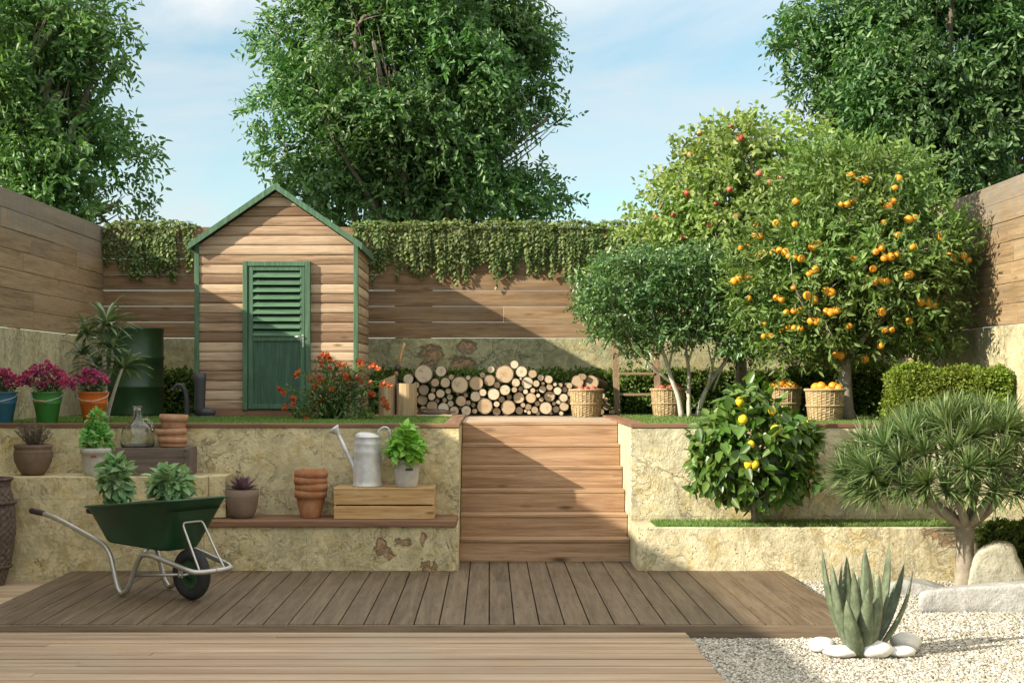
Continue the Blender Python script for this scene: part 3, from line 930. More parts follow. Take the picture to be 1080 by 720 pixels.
m_apple_leaf = leaf_mat('apple_leaf', ((.115, .185, .05), (.205, .285, .08), (.4, .45, .19)), .5, .35, .42, oscale=.9)
m_orange_leaf = leaf_mat('orange_leaf', ((.065, .125, .03), (.125, .205, .048), (.2, .28, .085)), .45, .4, .32, oscale=1.2)
m_shrub_leaf = leaf_mat('shrub_leaf', ((.035, .095, .03), (.07, .15, .042), (.16, .26, .09)), .33, .6, .25, oscale=1.5)
m_lemon_leaf = leaf_mat('lemon_leaf', ((.035, .09, .012), (.07, .145, .02), (.13, .21, .035)), .36, .5, .25, oscale=2.5)
m_ivy_leaf = leaf_mat('ivy_leaf', ((.055, .09, .025), (.11, .155, .042), (.22, .27, .09)), .5, .35, .28, oscale=1.5)
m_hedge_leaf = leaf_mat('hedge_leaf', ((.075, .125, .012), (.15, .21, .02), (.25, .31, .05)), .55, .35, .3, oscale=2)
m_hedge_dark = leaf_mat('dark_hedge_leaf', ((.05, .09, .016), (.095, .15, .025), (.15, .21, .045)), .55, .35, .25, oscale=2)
m_core = simple_mat('hedge_core', (.02, .03, .01), .95, .05)
m_dragon = leaf_mat('dragon_leaf', ((.07, .12, .045), (.12, .18, .065), (.22, .28, .12)), .42, .4, .18, oscale=2)
m_orange = simple_mat('orange_peel', (.72, .3, .02), .42, .5, var=.15, scale=10, bump=.25, bscale=160)
m_apple = None
def apple_mat():
    k = Mat('apple_skin'); o = k.obj()
    n = k.noise(k.scale(o, (1, 1, .4)), 22, 4, .6)
    c = k.ramp(k.math('ADD', n, k.math('MULTIPLY', k.math('SUBTRACT', k.orand(), .5), .3)), [(.35, (.34, .03, .035)), (.55, (.48, .1, .075)), (.75, (.52, .3, .14))])
    return k.done(k.pbr(c, .35, .5))
m_apple = apple_mat()
m_lemon = simple_mat('lemon_peel', (.75, .53, .02), .4, .5, var=.15, scale=12, bump=.3, bscale=140)

def limbs(b, base, top, r0, lobes, rg, n_sub=10, twigs=None, r_min=.012, bend=.25, droop=.0):
    """trunk, a limb to every lobe, smaller branches inside the lobe"""
    base = np.asarray(base, float); top = np.asarray(top, float)
    tr = bez(base, top, rg.normal(size=3) * .06 * np.linalg.norm(top - base) * np.array([1, 1, 0]), 8)
    rr = np.linspace(r0, r0 * .6, 8); rr[0] *= 1.25
    b.tube(tr, rr, 10)
    for c, rad in lobes:
        c = np.asarray(c, float)
        s = tr[rg.integers(5, 8)]
        l = bez(s, c, rg.normal(size=3) * bend * np.linalg.norm(c - s) * .4, 7)
        r1 = r0 * rg.uniform(.28, .42)
        b.tube(l, np.linspace(r1, r1 * .4, 7), 7)
        for q in range(n_sub):
            d = nrm(rg.normal(size=3) + np.array([0, 0, .2])) * np.asarray(rad) * rg.uniform(.6, .95)
            s2 = l[rg.integers(2, 7)]
            e = c + d
            l2 = bez(s2, e, rg.normal(size=3) * .12, 5)
            b.tube(l2, np.linspace(r1 * .33, r_min * .4, 5), 5)

def big_tree(label, base, fork, r0, lobes, npts, nl, L, W, mat, seed, tl=.5, stems=1, inner=.35):
    rg = np.random.default_rng(seed)
    t = thing('broadleaf_tree', label, 'tree', base, 'tall leafy trees beyond the fences')
    b = MB()
    for s in range(stems):
        off = np.array([rg.uniform(-.5, .5), rg.uniform(-.4, .4), 0]) if s else np.zeros(3)
        limbs(b, np.array(base) + off * .5, np.array(fork) + off * 1.5, r0 * (1 if s == 0 else .7), lobes[s::stems * 2] if stems > 1 else lobes[::3], rg, 6)
    b.build('trunk', m_bark, t)
    pts, d, idx = lobes_sample(lobes, npts, rg, inner, .55)
    # gaps: drop points by a coarse noise
    ph = rg.uniform(0, 6.28, (6, 3)); fr = rg.uniform(1.2, 3.6, (6, 3))
    g = sum(np.sin((pts * fr[i]).sum(1) + ph[i, 0]) for i in range(6))
    keep = g > rg.normal(-.75, .6, len(pts))
    pts, d = pts[keep], d[keep]
    (V, Fq), td = sprays(pts, d, rg, tl, nl, L, W, droop=.16, up=.5, curl=.22)
    np_mesh('crown', V, Fq, mat, t)
    return t

def lobe_cloud(c, r, n, rg, lr=(.4, .55), squash=.8, surf=.62):
    """lobes over an ellipsoid (c, r)"""
    out = [(np.asarray(c, float), np.asarray(r, float) * .5)]
    i = np.arange(n) + .5
    ph = np.arccos(1 - 2 * i / n); th = np.pi * (1 + 5 ** .5) * i
    D = np.stack([np.cos(th) * np.sin(ph), np.sin(th) * np.sin(ph), np.cos(ph)], 1)
    for d in D:
        d = nrm(d + rg.normal(size=3) * .18)
        k = rg.uniform(*lr)
        rm = float(np.mean(r))
        out.append((np.asarray(c) + d * np.asarray(r) * rg.uniform(surf - .06, surf + .08), np.array([k * rm, k * rm, k * rm * squash])))
    return out

def trees():
    rg = np.random.default_rng(5)
    D = 23.5
    c = np.array([X(432, D), D, Z(78, D)])
    lobes = lobe_cloud(c, (2.35, 2.2, 2.5), 52, rg, (.2, .31), .6, .7)
    lobes += [(P(578, 125, D - .4), np.array([.32, .5, .25])), (P(560, 90, D - .2), np.array([.35, .5, .3])), (P(285, 120, D - .6), np.array([.35, .5, .25])), (P(300, 40, D), np.array([.45, .5, .35])), (P(565, 40, D), np.array([.4, .5, .35])), (P(560, 195, D), np.array([.4, .5, .25])), (P(345, 185, D - .5), np.array([.7, .7, .4])), (P(300, 160, D - .3), np.array([.4, .5, .25])), (P(430, 195, D - .8), np.array([.8, .6, .35])), (P(510, 195, D), np.array([.55, .6, .3])), (P(365, 212, D + .3), np.array([.5, .6, .28])), (P(450, 218, D + .5), np.array([.6, .6, .25])), (P(540, 216, D + .3), np.array([.5, .6, .22])), (P(590, 185, D), np.array([.25, .4, .2])), (P(335, 205, D - 1), np.array([.45, .5, .28])), (P(395, 212, D - 1), np.array([.5, .5, .25])), (P(470, 214, D - 1), np.array([.5, .5, .22])), (P(525, 205, D - 1), np.array([.45, .5, .25])), (P(575, 208, D - .5), np.array([.35, .4, .2])), (P(470, 150, D - 1.2), np.array([.8, .6, .5])), (P(380, 120, D - 1.2), np.array([.7, .6, .5]))]
    big_tree('tall dark green leafy tree standing behind the back fence beside the shed roof', (X(432, D), D, -.1), (X(430, D), D, 4.3), .27, lobes, 13500, 9, .108, .045, m_big, 21, .38, 2)
    # left
    D = 19.5
    c = np.array([X(10, D), D, Z(85, D)])
    lobes = lobe_cloud(c, (1.5, 1.7, 2.1), 40, rg, (.21, .33), .6, .7)
    lobes += [(P(130, 55, D), np.array([.35, .5, .35])), (P(105, 20, D), np.array([.45, .6, .4])), (P(125, 170, D), np.array([.45, .5, .18])), (P(90, 190, D), np.array([.5, .6, .35])), (P(125, 215, D), np.array([.4, .5, .2])), (P(20, 165, D - .6), np.array([.7, .6, .45])), (P(60, 200, D - .5), np.array([.6, .6, .4])), (P(70, 150, D - .6), np.array([.5, .5, .35])), (P(20, 220, D - .5), np.array([.7, .6, .35])), (P(40, 190, D), np.array([.7, .7, .5])), (P(0, 210, D), np.array([.7, .7, .5])), (P(60, 225, D), np.array([.5, .5, .4]))]
    big_tree('bushy green tree rising above the left fence', (X(0, D), D, -.1), (X(0, D), D, 3.6), .22, lobes, 8400, 9, .104, .043, m_big2, 22, .36)
    # right
    D = 21.5
    c = np.array([X(1000, D), D, Z(60, D)])
    lobes = lobe_cloud(c, (2.1, 2.0, 1.95), 44, rg, (.21, .33), .6, .7)
    lobes += [(P(845, 45, D), np.array([.28, .5, .25])), (P(858, 85, D), np.array([.35, .5, .25])), (P(870, 20, D), np.array([.5, .6, .4])), (P(960, 180, D), np.array([.5, .6, .3])), (P(1000, 150, D - 1), np.array([.7, .6, .4])), (P(950, 110, D - 1), np.array([.7, .6, .4])), (P(1050, 120, D - 1), np.array([.7, .6, .5])), (P(1030, 185, D - .6), np.array([.5, .6, .3])), (P(900, 120, D), np.array([.6, .6, .4])), (P(1000, 170, D), np.array([.6, .6, .5])), (P(1060, 170, D), np.array([.6, .6, .4]))]
    big_tree('wide dark green tree overhanging the right fence', (X(1010, D), D, -.1), (X(1010, D), D, 3.9), .25, lobes, 11000, 9, .112, .046, m_big3, 23, .39)
trees()

def fruit_on(px, py, c, r, dc, rg):
    """point of the ellipsoid front that shows at a place of the photograph"""
    d = dc
    for _ in range(6):
        p = P(px, py, d)
        q = ((p[0] - c[0]) / r[0]) ** 2 + ((p[2] - c[2]) / r[2]) ** 2
        d = c[1] - r[1] * math.sqrt(max(0.02, 1 - min(q, .98))) * .93
    return P(px, py, d)

def apple_tree():
    rg = np.random.default_rng(31); D = 15.9
    c = np.array([X(785, D), D, Z(225, D)]); r = np.array([1.05, .85, .95])
    lobes = lobe_cloud(c, r, 12, rg, (.34, .46))
    lobes += [(P(725, 190, D), np.array([.34, .4, .3])), (P(708, 225, D), np.array([.36, .4, .3])), (P(690, 258, D), np.array([.36, .4, .25])), (P(655, 275, D), np.array([.28, .3, .2])), (P(790, 145, D), np.array([.4, .4, .24])), (P(755, 155, D), np.array([.32, .35, .22])), (P(835, 155, D), np.array([.42, .4, .22])), (P(865, 175, D), np.array([.35, .4, .25])), (P(740, 260, D), np.array([.5, .5, .35]))]
    t = thing('apple_tree', 'tall pale green apple tree with red apples behind the layered shrub', 'tree', (X(782, D), D, ZT))
    b = MB(); limbs(b, (X(782, D), D, ZT), (X(778, D), D, 2.55), .075, lobes, rg, 7, r_min=.008)
    b.build('trunk', m_bark_grey, t)
    pts, d, _ = lobes_sample(lobes, 2300, rg, .3, .6)
    ph = rg.uniform(0, 6.28, (6, 3)); fr = rg.uniform(3, 8, (6, 3))
    g = sum(np.sin((pts * fr[i]).sum(1) + ph[i, 0]) for i in range(6)); kk = g > rg.normal(-1.2, .5, len(pts)); pts, d = pts[kk], d[kk]
    (V, Fq), td = sprays(pts, d, rg, .26, 8, .07, .042, droop=.1, up=.5, curl=.25, spread=.8)
    np_mesh('crown', V, Fq, m_apple_leaf, t)
    lst = [(230, 125), (172, 210), (190, 212), (395, 128), (402, 148), (410, 138), (365, 95), (550, 258), (483, 292), (573, 310), (358, 360), (780, 185), (785, 205), (755, 225), (120, 468), (50, 475), (65, 430), (180, 375), (275, 510), (216, 612), (226, 622), (255, 605), (385, 475), (622, 335), (645, 410), (525, 330), (300, 420), (160, 560)]
    pl = [(680 + a / 4, 110 + q / 4) for a, q in lst] + [(646, 280), (659, 282), (703, 262), (734, 264), (740, 268)]
    ap = None
    for i, (px, py) in enumerate(pl):
        p = fruit_on(px, py, c, r * .94, D, rg)
        rr = rg.uniform(.03, .041)
        b = MB(); b.blob(p, (rr, rr, rr * .9), 12, 8, .03, i); b.build('apple', m_apple, t)
apple_tree()

def orange_tree():
    rg = np.random.default_rng(33); D = 14.0
    c = np.array([X(905, D), D, Z(275, D)]); r = np.array([1.1, .92, 1.03])
    lobes = lobe_cloud(c, r, 18, rg, (.32, .42), .9, .66)
    lobes += [(P(800, 300, D), np.array([.26, .4, .5])), (P(880, 190, D), np.array([.5, .4, .3])), (P(1000, 270, D), np.array([.26, .4, .35])), (P(840, 345, D), np.array([.36, .4, .26])), (P(960, 345, D), np.array([.35, .4, .25])), (P(930, 185, D), np.array([.4, .4, .25])), (P(880, 358, D - .1), np.array([.3, .35, .14])), (P(935, 358, D - .1), np.array([.3, .35, .14])), (P(830, 366, D), np.array([.25, .35, .12])), (P(985, 350, D), np.array([.2, .3, .2]))]
    base = (X(893, D), D, ZT)
    t = thing('orange_tree', 'round orange tree laden with ripe oranges by the right fence', 'tree', base)
    b = MB(); limbs(b, base, (X(893, D), D, 1.95), .082, lobes, rg, 6, r_min=.008)
    b.build('trunk', m_bark_grey, t)
    pts, d, _ = lobes_sample(lobes, 4600, rg, .35, .55)
    (V, Fq), td = sprays(pts, d, rg, .24, 9, .074, .025, droop=.05, up=.35, curl=.12, spread=.75, tropism=.35)
    # keep clear of the fence
    k = V.reshape(-1, 6, 3)[:, :, 0].max(1) < XR - .02
    V = V.reshape(-1, 6, 3)[k].reshape(-1, 3); n = len(V) // 6
    bq = (np.arange(n) * 6)[:, None]
    Fq = np.concatenate([bq + np.array([[0, 1, 2, 3]]), bq + np.array([[0, 3, 4, 5]])], 0)
    np_mesh('crown', V, Fq, m_orange_leaf, t)
    cl = [(360, 90, 2), (330, 85, 1), (450, 92, 1), (440, 115, 1), (323, 157, 3), (422, 157, 3), (193, 150, 1), (190, 208, 1), (140, 205, 1), (88, 210, 1), (95, 240, 2), (60, 272, 2), (105, 282, 2), (150, 275, 3), (190, 295, 3), (240, 263, 2), (412, 203, 1), (485, 195, 2), (485, 265, 1), (400, 275, 2), (430, 290, 3), (338, 292, 1), (385, 320, 1), (232, 330, 2), (395, 350, 4), (50, 350, 3), (80, 342, 1), (70, 395, 1), (275, 377, 2), (185, 367, 1), (230, 395, 2), (148, 393, 2), (185, 427, 3), (268, 428, 1), (287, 430, 2), (237, 452, 2), (180, 475, 4), (120, 490, 2), (325, 465, 1), (425, 482, 2), (405, 515, 1), (297, 542, 2), (515, 402, 2), (527, 408, 1), (540, 412, 1), (478, 335, 1), (478, 452, 1), (535, 493, 2), (577, 287, 1), (590, 297, 1), (630, 298, 1), (612, 287, 1), (563, 240, 1), (450, 235, 1), (365, 548, 1), (115, 458, 1), (410, 430, 1)]
    cnt = 0
    for (zx, zy, n) in cl:
        for q in range(n):
            if cnt >= 100: break
            px = 760 + zx / 2.4 + (q - (n - 1) / 2) * 6.6 + rg.uniform(-1, 1); py = 150 + zy / 2.4 + rg.uniform(-3.5, 2.5) * (n > 1)
            p = fruit_on(px, py, c, r * .985, D, rg)
            rr = rg.uniform(.029, .045)
            b = MB(); b.blob(p, (rr, rr, rr * .96), 12, 8, .02, cnt); b.build('orange', m_orange, t); cnt += 1
orange_tree()

def layered_shrub():
    rg = np.random.default_rng(35); D = 15.0
    t = thing('layered_shrub', 'multi stemmed shrub with pale trunks and a flat layered green crown', 'shrub', (X(727, D), D, ZT))
    b = MB()
    def st(pp, r0, r1, d0=0, d1=0):
        n = len(pp)
        pts = [P(x, y, D + d0 + (d1 - d0) * i / (n - 1)) for i, (x, y) in enumerate(pp)]
        pts[0][2] = min(pts[0][2], ZT + .0) if pp[0][1] > 434 else pts[0][2]
        # smooth by subdivision
        q = np.array(pts)
        tt = np.linspace(0, n - 1, (n - 1) * 4 + 1)
        qq = np.stack([np.interp(tt, np.arange(n), q[:, i]) for i in range(3)], 1)
        for _ in range(3): qq[1:-1] = (qq[:-2] + 2 * qq[1:-1] + qq[2:]) / 4
        b.tube(qq, np.linspace(r0 * .72, r1 * .8, len(qq)), 8)
    st([(719, 441), (716, 418), (708, 400), (702, 378), (692, 352), (686, 320), (680, 290)], .042, .012, -.1, -.2)
    st([(707, 403), (690, 388), (676, 375), (665, 358), (652, 335), (640, 310)], .022, .008, -.1, -.4)
    st([(704, 394), (709, 372), (711, 345), (715, 310), (718, 280)], .018, .007, -.1, .2)
    st([(727, 441), (726, 415), (727, 390), (723, 370), (722, 340), (725, 300), (728, 275)], .036, .01, 0, .1)
    st([(726, 382), (731, 365), (738, 340), (748, 305)], .018, .007, 0, -.3)
    st([(735, 438), (741, 418), (752, 398), (765, 382), (775, 362), (782, 330), (786, 300)], .042, .011, .05, .1)
    st([(746, 410), (750, 390), (756, 368), (758, 335), (760, 300)], .024, .008, .05, -.2)
    st([(753, 397), (749, 375), (744, 350)], .016, .006, .05, .2)
    st([(752, 412), (760, 392), (770, 372), (790, 350)], .016, .006, .1, -.2)
    b.build('trunk', m_bark_pale, t)
    lobes = []
    for (x, y, rx, rz) in [(628, 318, .16, .07), (634, 332, .2, .08), (648, 352, .2, .06), (640, 325, .27, .12), (632, 300, .2, .1), (660, 345, .3, .12), (668, 300, .32, .12), (690, 320, .34, .14), (680, 275, .28, .08), (710, 285, .35, .12), (715, 340, .32, .12), (740, 310, .36, .14), (745, 275, .3, .1), (770, 330, .3, .14), (775, 295, .3, .14), (755, 350, .28, .1), (795, 345, .25, .14), (650, 278, .2, .07), (700, 358, .25, .08), (672, 366, .15, .06), (785, 370, .2, .1), (730, 262, .3, .06), (805, 315, .2, .14)]:
        for dy in (-.35, .05, .4):
            lobes.append((P(x + rg.uniform(-6, 6), y + rg.uniform(-6, 6), D + dy + rg.uniform(-.15, .15)), np.array([rx, .3, rz * .62])))
    pts, d, _ = lobes_sample(lobes, 3100, rg, .1, .5)
    d = d * np.array([1, 1, .25])
    (V, Fq), td = sprays(pts, d, rg, .17, 8, .05, .024, droop=.1, up=.95, curl=.1, spread=.7)
    np_mesh('crown', V, Fq, m_shrub_leaf, t)
layered_shrub()

def lemon_tree():
    rg = np.random.default_rng(37); D = 12.08
    c = np.array([X(795, D), D - .02, Z(474, D)]); r = np.array([.54, .42, .5])
    base = (X(795, D), D, .36)
    t = thing('lemon_tree', 'small glossy leaved lemon tree with yellow lemons in the grassy planter', 'tree', base)
    lobes = [(c, r * .95), (P(760, 470, D - .1), np.array([.24, .25, .25])), (P(835, 468, D - .1), np.array([.22, .22, .2])), (P(788, 425, D), np.array([.2, .25, .15])), (P(840, 500, D - .1), np.array([.18, .2, .14])), (P(750, 500, D - .1), np.array([.16, .2, .14]))]
    b = MB()
    q = np.array([P(796, 553, D), P(794, 530, D), P(795, 505, D), P(794, 480, D)]); q[0][2] = .35
    b.tube(q, [.026, .022, .02, .014], 8)
    for i in range(26):
        e = c + nrm(rg.normal(size=3)) * r * rg.uniform(.5, .85)
        s = q[rg.integers(1, 4)]
        if e[2] < s[2] - .1: continue
        b.tube(bez(s, e, rg.normal(size=3) * .04 + np.array([0, 0, .03]), 6), np.linspace(.009, .003, 6), 5)
    b.build('trunk', m_bark_grey, t)
    pts, d, _ = lobes_sample(lobes, 640, rg, .3, .42)
    k = (pts[:, 1] < DU - .06); pts, d = pts[k], d[k]
    n = len(pts)
    rep = 3
    Pp = np.repeat(pts, rep, 0) + rg.normal(size=(n * rep, 3)) * .028
    Dd = np.repeat(d, rep, 0) * .5 + rg.normal(size=(n * rep, 3)) * .55 + np.array([0, -.1, -.45])
    N = np.repeat(d, rep, 0) * .6 + np.array([0, -.25, .7]) + rg.normal(size=(n * rep, 3)) * .3
    L = rg.uniform(.085, .155, n * rep)
    V, Fq = leaf_quads(Pp, Dd, N, L, L * .52, .14, .22)
    k = V.reshape(-1, 6, 3)[:, :, 1].max(1) < DU - .015
    V = V.reshape(-1, 6, 3)[k].reshape(-1, 3); n = len(V) // 6
    bq = (np.arange(n) * 6)[:, None]
    Fq = np.concatenate([bq + np.array([[0, 1, 2, 3]]), bq + np.array([[0, 3, 4, 5]])], 0)
    np_mesh('crown', V, Fq, m_lemon_leaf, t)
    for i, (zx, zy, zr) in enumerate([(286, 235, 22), (325, 350, 16), (312, 447, 20), (343, 448, 19), (440, 285, 24), (425, 193, 19), (270, 150, 20), (235, 148, 11), (137, 322, 11), (615, 475, 17), (170, 530, 15), (600, 245, 12)]):
        p = fruit_on(720 + zx / 4.5, 390 + zy / 4.5, c, r * .97, D, rg)
        rr = zr / 4.5 / 124
        a = rg.uniform(-.5, .5); M = np.array([[math.cos(a), 0, math.sin(a)], [0, 1, 0], [-math.sin(a), 0, math.cos(a)]])
        b = MB()
        prof = [(0, -1.3), (.12, -1.27), (.2, -1.15), (.5, -.95), (.8, -.6), (.97, -.15), (.97, .2), (.8, .62), (.5, .93), (.22, 1.06), (0, 1.1)]
        b.lathe([(x * rr, z * rr) for x, z in prof], p, 14, True, None, M); b.build('lemon', m_lemon, t)
lemon_tree()

def dragon_tree():
    rg = np.random.default_rng(39); D = 11.2
    base = np.array([X(1017, D), D, GZ - .02])
    t = thing('dragon_tree', 'umbrella shaped dragon tree with spiky rosettes and a smooth grey trunk', 'tree', base)
    b = MB()
    fork = P(1018, 548, D)
    tr = bez(base, fork, (.0, 0, 0), 8)
    b.tube(tr, np.array([.095, .078, .072, .069, .068, .068, .072, .08]), 14)
    heads = []
    # rosette heads over a dome
    n = 62
    i = np.arange(n) + .5
    rr = np.sqrt(i / n); th = i * 2.399963
    cx, cy = X(1008, D), D - .1
    top = Z(440, D)
    for k in range(n):
        x = cx + .9 * rr[k] * math.cos(th[k]); y = cy + .58 * rr[k] * math.sin(th[k])
        if y > DA - .3: y = DA - .3 - rg.uniform(0, .2)
        z = top - .42 * rr[k] ** 2.2 + rg.uniform(-.05, .05)
        if k % 3 == 0: z -= .12 * rr[k]
        heads.append(np.array([x, y, z]))
    # lower fringe
    for k in range(16):
        a = math.pi + math.pi * k / 15
        heads.append(np.array([cx + .8 * math.cos(a), cy + .5 * math.sin(a), Z(512, D) + rg.uniform(-.05, .05)]))
    # branches: primary forks then to heads
    prim = []
    for k in range(9):
        a = 2 * math.pi * k / 9 + .3
        e = np.array([fork[0] - .05 + .42 * math.cos(a), fork[1] + .25 * math.sin(a), fork[2] + .3 + rg.uniform(-.05, .06)])
        s = fork + np.array([.045 * math.cos(a), .045 * math.sin(a), -.03])
        b.tube(bez(s, e, (0, 0, -.03), 6), np.linspace(.04, .026, 6), 8); prim.append(e)
    for h in heads:
        j = int(np.argmin([np.linalg.norm((h - p) * (1, 1, .5)) for p in prim]))
        b.tube(bez(prim[j], h - np.array([0, 0, .02]), (0, 0, -.02), 5), np.linspace(.02, .011, 5), 6)
    b.build('trunk', m_bark_grey, t)
    Ps, Ds, Ls = [], [], []
    for h in heads:
        out = nrm(h - np.array([cx, cy, top - .75]))
        m = 95
        d = nrm(rg.normal(size=(m, 3)))
        d = nrm(d + out * .75)
        Ps.append(h + d * .012); Ds.append(d); Ls.append(rg.uniform(.17, .25, m))
    Pp = np.concatenate(Ps); Dd = np.concatenate(Ds); L = np.concatenate(Ls)
    N = np.array([0, 0, 1.]) + rg.normal(size=Pp.shape) * .3
    V, Fq = ribbons(Pp, Dd, N, L, .0145, 3, .08, .05, fold=.1)
    np_mesh('crown', V, Fq, m_dragon, t)
dragon_tree()

# ------------------------------------------------------------------ ivy over the back fence
def ivy(label, x0, x1, seed):
    rg = np.random.default_rng(seed)
    t = thing('hanging_ivy', label, 'ivy', ((x0 + x1) / 2, DB, 3.2))
    Pp, Dd, Nn = [], [], []
    b = MB()
    yb = DB - .015
    x = x0
    nclump = max(1, int(round((x1 - x0) / .5)))
    cw = (x1 - x0) / nclump
    cl = [(x0 + (i + .5) * cw + rg.uniform(-.04, .04), cw * .56, rg.uniform(.5, .66)) for i in range(nclump)]
    for (cx, hw, ln) in cl:
        # mop on top of the boards
        m = 300
        a = rg.uniform(-1, 1, m); q = rg.uniform(0, math.pi, m)
        px = cx + a * hw; rz = .095 * np.sqrt(np.clip(1 - a * a, 0, 1)) + .02
        py = yb + .03 - np.cos(q) * .13; pz = 3.41 + np.sin(q) * rz
        Pp.append(np.stack([px, py, pz], 1)); 
        Dd.append(np.stack([a * .4, -np.cos(q), -.35 + 0 * q], 1) + rg.normal(size=(m, 3)) * .35)
        Nn.append(np.stack([a * .3, -np.cos(q) * .9, np.sin(q) + .2], 1) + rg.normal(size=(m, 3)) * .3)
        # hanging strands
        for s in range(34):
            u = rg.uniform(-1, 1)
            L = ln * rg.uniform(.55, 1.05) * (1 - .25 * u * u) + (.12 if rg.random() < .1 else 0)
            n = int(L / .021)
            tt = (np.arange(n) + rg.random(n)) / n
            sx = cx + u * hw * .96 + np.sin(tt * 5 + rg.uniform(0, 6)) * .012
            bul = .06 + .07 * rg.random() * (1 - abs(u) ** 3)
            sy = yb - bul * np.sin(np.pi * (.25 + .7 * tt)) - .01
            sz = 3.44 - tt * L
            p = np.stack([sx, sy, sz], 1)
            b.tube(p[:: max(1, n // 6)], .003, 4, False)
            Pp.append(p)
            sg = np.where(np.arange(n) % 2 == 0, 1., -1.)
            Dd.append(np.stack([sg * .55, -.35 + 0 * tt, -.75 + 0 * tt], 1) + rg.normal(size=(n, 3)) * .25)
            Nn.append(np.stack([sg * .25, -.8 + 0 * tt, .55 + 0 * tt], 1) + rg.normal(size=(n, 3)) * .3)
    b.build('vine', m_bark, t)
    Pp = np.concatenate(Pp); L = rg.uniform(.04, .066, len(Pp))
    V, Fq = leaf_quads(Pp, np.concatenate(Dd), np.concatenate(Nn), L, L * .62, .12, .15)
    V[:, 1] = np.minimum(V[:, 1], DB + .18)
    np_mesh('leaves', V, Fq, m_ivy_leaf, t)
ivy('hanging ivy on the short stretch of back fence left of the shed', XL + .02, X(207, 17.2), 41)
ivy('long curtain of hanging ivy on the back fence right of the shed', X(372, 17.2), X(715, 17.2), 42)

# ------------------------------------------------------------------ hedges
def hedge(label, x0, x1, y0, y1, z0, z1, dens, L, mat, seed, jag=.02, rnd=.07, cat='hedge', name='box_hedge'):
    rg = np.random.default_rng(seed)
    t = thing(name, label, cat, ((x0 + x1) / 2, (y0 + y1) / 2, z0))
    b = MB(); b.box(x0 + .04, x1 - .04, y0 + .04, y1 - .04, z0 - .01, z1 - .05, .05); b.build('dark_core', m_core, t)  # solid near-black box stands in for the shade inside the hedge
    A = [((x1 - x0) * (z1 - z0), 0), ((x1 - x0) * (y1 - y0), 1), ((y1 - y0) * (z1 - z0), 2), ((y1 - y0) * (z1 - z0), 3)]
    Pp, Nn = [], []
    for a, s in A:
        n = int(a * dens)
        u, v = rg.random(n), rg.random(n)
        if s == 0: p = np.stack([x0 + u * (x1 - x0), np.full(n, y0), z0 + v * (z1 - z0)], 1); nn = (0, -1, .25)
        if s == 1: p = np.stack([x0 + u * (x1 - x0), y0 + v * (y1 - y0), np.full(n, z1)], 1); nn = (0, -.2, 1)
        if s == 2: p = np.stack([np.full(n, x0), y0 + u * (y1 - y0), z0 + v * (z1 - z0)], 1); nn = (-1, 0, .25)
        if s == 3: p = np.stack([np.full(n, x1), y0 + u * (y1 - y0), z0 + v * (z1 - z0)], 1); nn = (1, 0, .25)
        Pp.append(p); Nn.append(np.tile(np.array(nn, float), (n, 1)))
    Pp = np.concatenate(Pp); Nn = np.concatenate(Nn)
    # round the edges
    c = np.array([(x0 + x1) / 2, (y0 + y1) / 2, (z0 + z1) / 2]); h = np.array([(x1 - x0) / 2, (y1 - y0) / 2, (z1 - z0) / 2])
    rr = min(rnd, h[1] * .9)
    q = np.clip(Pp - c, -(h - rr), h - rr); e = Pp - c - q
    ln = np.linalg.norm(e, axis=1, keepdims=True)
    e = e / np.maximum(ln, 1e-6) * np.minimum(ln, rr)
    top = (Pp[:, 2] > z0 + rr)[:, None]
    Pp = np.where(top, c + q + e, Pp)
    w = sum(np.sin((Pp * np.array(f)).sum(1)) for f in ((5, 4, 4), (13, -9, 11), (-17, 12, 19), (5, -3, 9))) / 4
    Pp = Pp + Nn * ((w * jag * 1.6 + rg.normal(0, jag * .7, len(Pp))) - .012)[:, None]
    n = len(Pp)
    D = Nn * .45 + rg.normal(size=(n, 3)) * .7 + np.array([0, 0, .15]); N = Nn + rg.normal(size=(n, 3)) * .55
    Lr = L * rg.uniform(.7, 1.3, n)
    V, Fq = leaf_quads(Pp, D, N, Lr, Lr * .55, .15, .15)
    np_mesh('foliage', V, Fq, mat, t)
hedge('bright yellow green clipped box hedge by the right fence beyond the spiky dragon tree', X(945, 12.85), 4.74, 12.8, 13.25, ZT - .01, Z(389, 12.85), 15000, .027, m_hedge_leaf, 51, .026, .11)
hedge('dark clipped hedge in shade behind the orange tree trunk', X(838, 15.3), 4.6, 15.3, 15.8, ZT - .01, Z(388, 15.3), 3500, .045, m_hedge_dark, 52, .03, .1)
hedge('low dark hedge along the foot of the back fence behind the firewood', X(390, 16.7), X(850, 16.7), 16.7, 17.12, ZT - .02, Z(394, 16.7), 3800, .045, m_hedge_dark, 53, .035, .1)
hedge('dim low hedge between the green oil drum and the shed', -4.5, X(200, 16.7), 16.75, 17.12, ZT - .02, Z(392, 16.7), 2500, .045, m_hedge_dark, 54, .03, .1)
hedge('small dark green bush in the right corner behind the pale boulder', X(1046, 11.5), 4.7, 11.42, 11.84, GZ - .02, Z(556, 11.5), 5000, .04, m_hedge_dark, 55, .03, .14, 'bush', 'round_bush')

